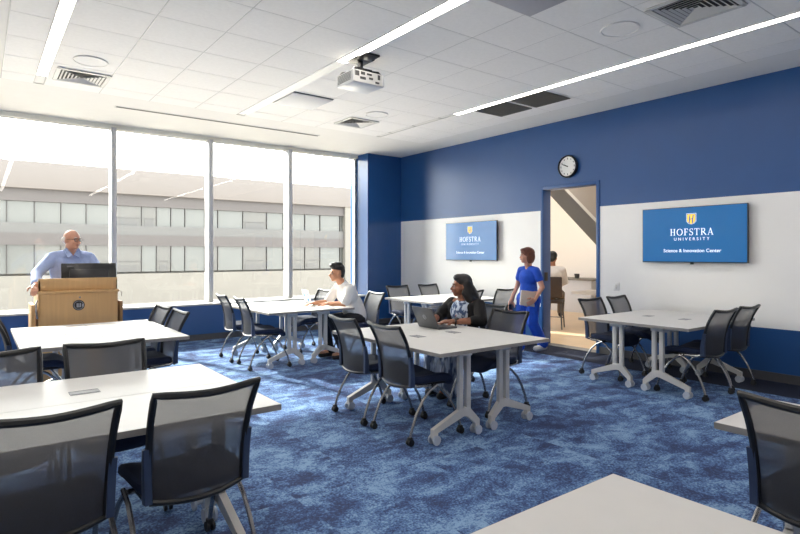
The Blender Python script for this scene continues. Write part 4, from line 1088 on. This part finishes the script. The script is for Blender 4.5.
# --- the nurse walking past the doorway
def nurse():
    mw = frame((6.43, 5.37, 0), 86)
    s = 0.955
    neck = V3(0, 0.01, 1.30); hc = V3(0, 0.05, 1.425)
    fwd = V3(0.42, 0.90, 0.02)
    fwd = V3(0.36, 0.93, 0.03)
    hs, P, R = head_shapes(hc, fwd, k=0.90, neck=neck, neck_r=0.050)
    sh = {1: V3(0.150, 0, 1.215), -1: V3(-0.150, 0, 1.215)}
    elb = {1: V3(0.225, 0.0, 0.98), -1: V3(-0.235, -0.03, 0.98)}
    wri = {1: V3(0.235, 0.12, 0.77), -1: V3(-0.215, 0.10, 0.80)}
    body = hs + [('c', V3(0, 0, 0.86), 0.125, V3(0, 0, 1.02), 0.105), ('c', V3(0, 0, 1.02), 0.10, V3(0, 0, 1.12), 0.10), ('c', V3(0, 0, 1.18), 0.055, neck, 0.046)]
    kn = {1: V3(0.09, 0.07, 0.46), -1: V3(-0.09, 0.02, 0.46)}; an = {1: V3(0.085, 0.10, 0.09), -1: V3(-0.09, -0.20, 0.13)}
    hipz = 0.83
    for q in (1, -1):
        body += [('c', V3(0, -0.005, 1.195), 0.05, sh[q], 0.046), ('c', sh[q], 0.046, elb[q], 0.036), ('c', elb[q], 0.035, wri[q], 0.024)]
        body += [('c', V3(q*0.085, 0, hipz), 0.10, kn[q], 0.058), ('c', kn[q], 0.054, an[q], 0.036), ('c', an[q]+V3(0, -0.02, -0.03), 0.036, an[q]+V3(0, 0.13, -0.045), 0.028)]
    body += hand(wri[1], (0.0, 0.25, -1), (-1, 0.1, 0), -1, 0.35) + hand(wri[-1], (0.25, 0.75, -0.45), (1, 0, 0), -1, 0.5)
    o = fuse('person', body, M['skin_l'], 0.0070, 3)
    tag(o, 'woman with short auburn hair in royal blue scrubs walking past the doorway', 'person')
    tp = [('c', V3(0, 0.0, 0.78), 0.150, V3(0, 0, 1.02), 0.122), ('e', V3(0, 0.012, 1.10), (0.150, 0.120, 0.14)), ('c', V3(-0.07, 0, 0.79), 0.13, V3(0.07, 0, 0.79), 0.13)]
    for q in (1, -1): tp += [('c', V3(q*0.045, 0, 1.225), 0.062, sh[q], 0.055), ('c', sh[q], 0.056, sh[q].lerp(elb[q], 0.48), 0.060)]
    fuse('scrub_top', tp, M['scrub'], 0.009, 4, o)
    tr = [('e', V3(0, 0, 0.82), (0.165, 0.135, 0.13))]
    for q in (1, -1): tr += [('c', V3(q*0.085, 0, hipz-0.02), 0.112, kn[q], 0.082), ('c', kn[q], 0.080, an[q]+V3(0, 0, 0.01), 0.078)]
    fuse('scrub_trousers', tr, M['scrub'], 0.010, 4, o)
    for q in (1, -1): fuse('shoe', [('c', an[q]+V3(0, -0.03, -0.045), 0.044, an[q]+V3(0, 0.15, -0.052), 0.037)], M['shoe_w'], 0.009, 2, o)
    h = [('e', P(0, -0.028, 0.058), (0.092, 0.104, 0.082), R), ('e', P(0, -0.075, -0.01), (0.090, 0.062, 0.105), R), ('e', P(0.080, -0.03, -0.03), (0.024, 0.055, 0.085), R), ('e', P(-0.080, -0.03, -0.03), (0.024, 0.055, 0.085), R), ('e', P(0, 0.045, 0.096), (0.066, 0.048, 0.030), R)]
    fuse('hair', h, M['hair_red'], 0.008, 2, o)
    face_bits(o, P, R, 0.90, M['hair_red'])
    ph = tag(empty('phone', mw @ V3(0.215, 0.155, 0.645)), 'dark phone in the lowered hand of the woman in scrubs', 'phone')
    MB().box((0, 0, 0), (0.014, 0.07, 0.13), rot=rz(math.radians(86)), bev=0.004).build('case', M['blk'], ph)
    finish(o, mw)
    # folder held against the hip
    f = tag(empty('folder', mw @ V3(-0.165, 0.17, 0.82), math.radians(86)), 'tan folder of papers held by the woman in scrubs', 'folder')
    Rf = Matrix.Rotation(math.radians(8), 3, 'X')
    MB().box((0, 0.0, 0), (0.012, 0.30, 0.215), rot=Rf, bev=0.002).build('cover', M['tan'], f)
    MB().box((0.010, 0.012, 0.004), (0.010, 0.29, 0.205), rot=Rf).build('sheets', M['paper'], f)
nurse()

# ------------------------------------------------------------------ the lobby beyond the doorway
LX1 = 13.0; LY0, LY1 = 3.0, 11.2; LZ = 4.6
struct(MB().b2((XR+0.06, LY0, -0.12), (LX1, LY1, 0)), 'floor_lobby', M['wood_floor'])
struct(MB().b2((LX1, LY0, 0), (LX1+0.15, LY1, LZ)), 'wall_lobby', M['lobby'])
struct(MB().b2((XR+0.16, LY0-0.15, 0), (LX1+0.15, LY0, LZ)), 'wall_lobby_side', M['lobby'])
struct(MB().b2((XR+0.16, LY1, 0), (LX1+0.15, LY1+0.15, LZ)), 'wall_lobby_end', M['lobby'])
struct(MB().b2((XR+0.16, LY0, LZ), (LX1+0.15, LY1, LZ+0.15)), 'ceiling_lobby', M['lobby'])
struct(MB().b2((XR+0.1, LY0, ZC), (XR+0.17, LY1, LZ)), 'wall_lobby_upper', M['lobby'])
e = tag(empty('lobby_ceiling_light', (10.2, 7.0, LZ)), 'bright lobby ceiling light glimpsed above the stair through the doorway', 'ceiling light')
MB().b2((-1.6, -2.2, -0.05), (1.6, 2.2, -0.02)).build('diffuser', M['led_lobby'], e)
m = MB()
for q in (-1, 1): m.b2((q*1.62-0.02, -2.24, -0.06), (q*1.62+0.02, 2.24, 0.0)).b2((-1.64, q*2.22-0.02, -0.06), (1.64, q*2.22+0.02, 0.0))
m.build('housing', M['vent'], e)

def stair():
    e = tag(empty('staircase', (9.4, 6.5, 0)), 'underside of a grey steel staircase slanting across the doorway', 'staircase')
    # runs down towards -Y
    def pl(x0, x1, y0, z0, y1, z1, t):
        return [(x0, y0, z0), (x0, y1, z1), (x0, y1, z1+t), (x0, y0, z0+t)]
    def zz(y): return 1.59+(y-6.11)*0.97
    ya, yb = 5.0, 8.6
    m = MB(); m.poly([(9.30, ya, zz(ya)), (9.30, yb, zz(yb)), (9.30, yb, zz(yb)+0.42), (9.30, ya, zz(ya)+0.42)], (0.14, 0, 0)); o = m.build('stringer', M['steel'], e); o.location = (-9.4, -6.5, 0)
    m = MB(); m.poly([(9.44, ya, zz(ya)+0.10), (9.44, yb, zz(yb)+0.10), (9.44, yb, zz(yb)+0.24), (9.44, ya, zz(ya)+0.24)], (1.75, 0, 0)); o = m.build('soffit', M['steeld'], e); o.location = (-9.4, -6.5, 0)
    m = MB(); m.poly([(11.19, ya, zz(ya)+0.06), (11.19, yb, zz(yb)+0.06), (11.19, yb, zz(yb)+0.40), (11.19, ya, zz(ya)+0.40)], (0.05, 0, 0)); o = m.build('stringer', M['steel'], e); o.location = (-9.4, -6.5, 0)
stair()

def lobby_counter():
    e = tag(empty('lobby_cabinet', (12.2, 8.9, 0)), 'low white cabinet against the lobby wall beyond the doorway', 'cabinet')
    MB().b2((-0.3, -0.9, 0.0), (0.5, 0.9, 0.80), bev=0.005).build('body', M['panel'], e)
    MB().b2((-0.33, -0.93, 0.80), (0.5, 0.93, 0.84), bev=0.005).build('worktop', M['egg'], e)
    c = tag(empty('coffee_cup', (12.1, 8.55, 0.84)), 'dark cup standing on the lobby cabinet', 'cup')
    MB().tube([(0, 0, 0), (0, 0, 0.12)], [0.05, 0.065], 20).build('body', M['dgrey'], c)
    MB().tube([(0.055, 0, 0.10), (0.10, 0, 0.09), (0.10, 0, 0.04), (0.05, 0, 0.03)], 0.008, 8).build('handle', M['dgrey'], c)
    g = tag(empty('lobby_sideboard', (12.3, 7.1, 0)), 'grey sideboard right of the white lobby cabinet', 'cabinet')
    MB().b2((-0.3, -0.85, 0.0), (0.4, 0.75, 0.74), bev=0.005).build('body', M['egg'], g)
    MB().b2((-0.32, -0.87, 0.74), (0.4, 0.77, 0.78), bev=0.004).build('top', M['panel'], g)
    b = tag(empty('lobby_table', (10.3, 6.62, 0)), 'long white table top on an oak block in the lobby', 'table')
    MB().b2((-0.35, -1.6, 0.62), (0.35, 0.55, 0.68), bev=0.006).build('tabletop', M['lam'], b)
    MB().b2((-0.3, -0.55, 0.0), (0.3, 0.02, 0.62), bev=0.006).build('block_base', M['oak'], b)
lobby_counter()

def lobby_chair():
    e = tag(empty('lobby_chair', (9.0, 6.93, 0), math.radians(-60)), 'dark brown chair in the lobby under the person with black hair', 'chair')
    brown = mat('chair_brown', rgb(72, 60, 54), 0.5, noise=0.08)
    MB().b2((-0.22, -0.20, 0.50), (0.22, 0.22, 0.56), bev=0.02).build('seat', brown, e)
    MB().box((0, -0.25, 0.82), (0.44, 0.04, 0.40), rot=Matrix.Rotation(math.radians(8), 3, 'X'), bev=0.015).build('backrest', brown, e)
    for q in (-1, 1):
        for f in (-1, 1): MB().tube([(q*0.18, f*0.16, 0.51), (q*0.21, f*0.2, 0.0)], 0.014, 8).build('leg', M['grey'], e)
    MB().cyl((-0.2, 0.19, 0.2), (0.2, 0.19, 0.2), 0.01, 8).build('footrest', M['grey'], e)
    mw = frame((9.0, 6.93, 0.03), -60)
    hip = V3(0, -0.02, 0.66); chest = V3(0, 0.02, 1.05); neck = V3(0, 0.05, 1.18); hc = V3(0, 0.08, 1.345)
    hs, P, R = head_shapes(hc, V3(0.1, 0.95, -0.2), k=1.0, neck=neck)
    sh = {1: V3(0.19, 0.03, 1.11), -1: V3(-0.19, 0.03, 1.11)}; elb = {1: V3(0.24, 0.12, 0.88), -1: V3(-0.24, 0.12, 0.88)}; wri = {1: V3(0.14, 0.33, 0.82), -1: V3(-0.14, 0.33, 0.82)}
    kn = {1: V3(0.13, 0.36, 0.62), -1: V3(-0.13, 0.36, 0.62)}; an = {1: V3(0.13, 0.26, 0.27), -1: V3(-0.13, 0.26, 0.27)}
    body = hs + seated(hip, [(hip, 0.13), (V3(0, 0, 0.85), 0.125), (chest, 0.10), (neck, 0.05)], kn, an)
    for q in (1, -1): body += [('c', chest+V3(0, 0, 0.04), 0.06, sh[q], 0.056), ('c', sh[q], 0.052, elb[q], 0.042), ('c', elb[q], 0.04, wri[q], 0.028)] + hand(wri[q], (-q*0.4, 1, -0.1), (0, 0, -1), -q, 0.4)
    o = fuse('person', body, M['skin_m'], 0.0085, 3)
    tag(o, 'person with black hair and white shirt seated with back turned in the lobby', 'person')
    shirt = [('c', hip+V3(0, 0, 0.04), 0.155, V3(0, 0, 0.86), 0.15), ('e', V3(0, 0.01, 1.02), (0.19, 0.13, 0.15)), ('c', chest, 0.11, V3(0, 0.04, 1.14), 0.075)]
    for q in (1, -1): shirt += [('c', chest+V3(q*0.05, 0, 0.065), 0.075, sh[q], 0.072), ('c', sh[q], 0.070, elb[q], 0.060), ('c', elb[q], 0.058, elb[q].lerp(wri[q], 0.8), 0.048)]
    fuse('shirt', shirt, M['shirt_w'], 0.010, 4, o)
    tr = [('e', hip, (0.18, 0.15, 0.12))]
    for q in (1, -1): tr += [('c', hip+V3(q*0.09, 0.02, 0), 0.11, kn[q], 0.08), ('c', kn[q], 0.078, an[q], 0.065)]
    fuse('trousers', tr, M['trs_kh'], 0.011, 4, o)
    for q in (1, -1): fuse('shoe', [('c', an[q]+V3(0, -0.03, -0.05), 0.046, an[q]+V3(0, 0.15, -0.06), 0.038)], M['shoe_d'], 0.011, 2, o)
    fuse('hair', [('e', P(0, -0.03, 0.055), (0.094, 0.104, 0.086), R), ('e', P(0, -0.075, -0.005), (0.090, 0.058, 0.085), R), ('e', P(0, 0.04, 0.10), (0.066, 0.05, 0.03), R)], M['hair_blk'], 0.009, 2, o)
    face_bits(o, P, R, 1.0, M['hair_blk'])
    finish(o, mw)
lobby_chair()
mo = tag(empty('lobby_monitor', (10.35, 6.05, 0.68), math.radians(-50)), 'dark monitor at the right edge of the doorway, on the lobby table', 'monitor')
MB().box((0, 0, 0.24), (0.5, 0.03, 0.30), bev=0.006).build('screen_housing', M['blk'], mo)
MB().box((0, 0.02, 0.05), (0.06, 0.03, 0.12)).b2((-0.12, -0.08, 0), (0.12, 0.10, 0.012), bev=0.004).build('stand', M['blk'], mo)

bpy.context.view_layer.update()
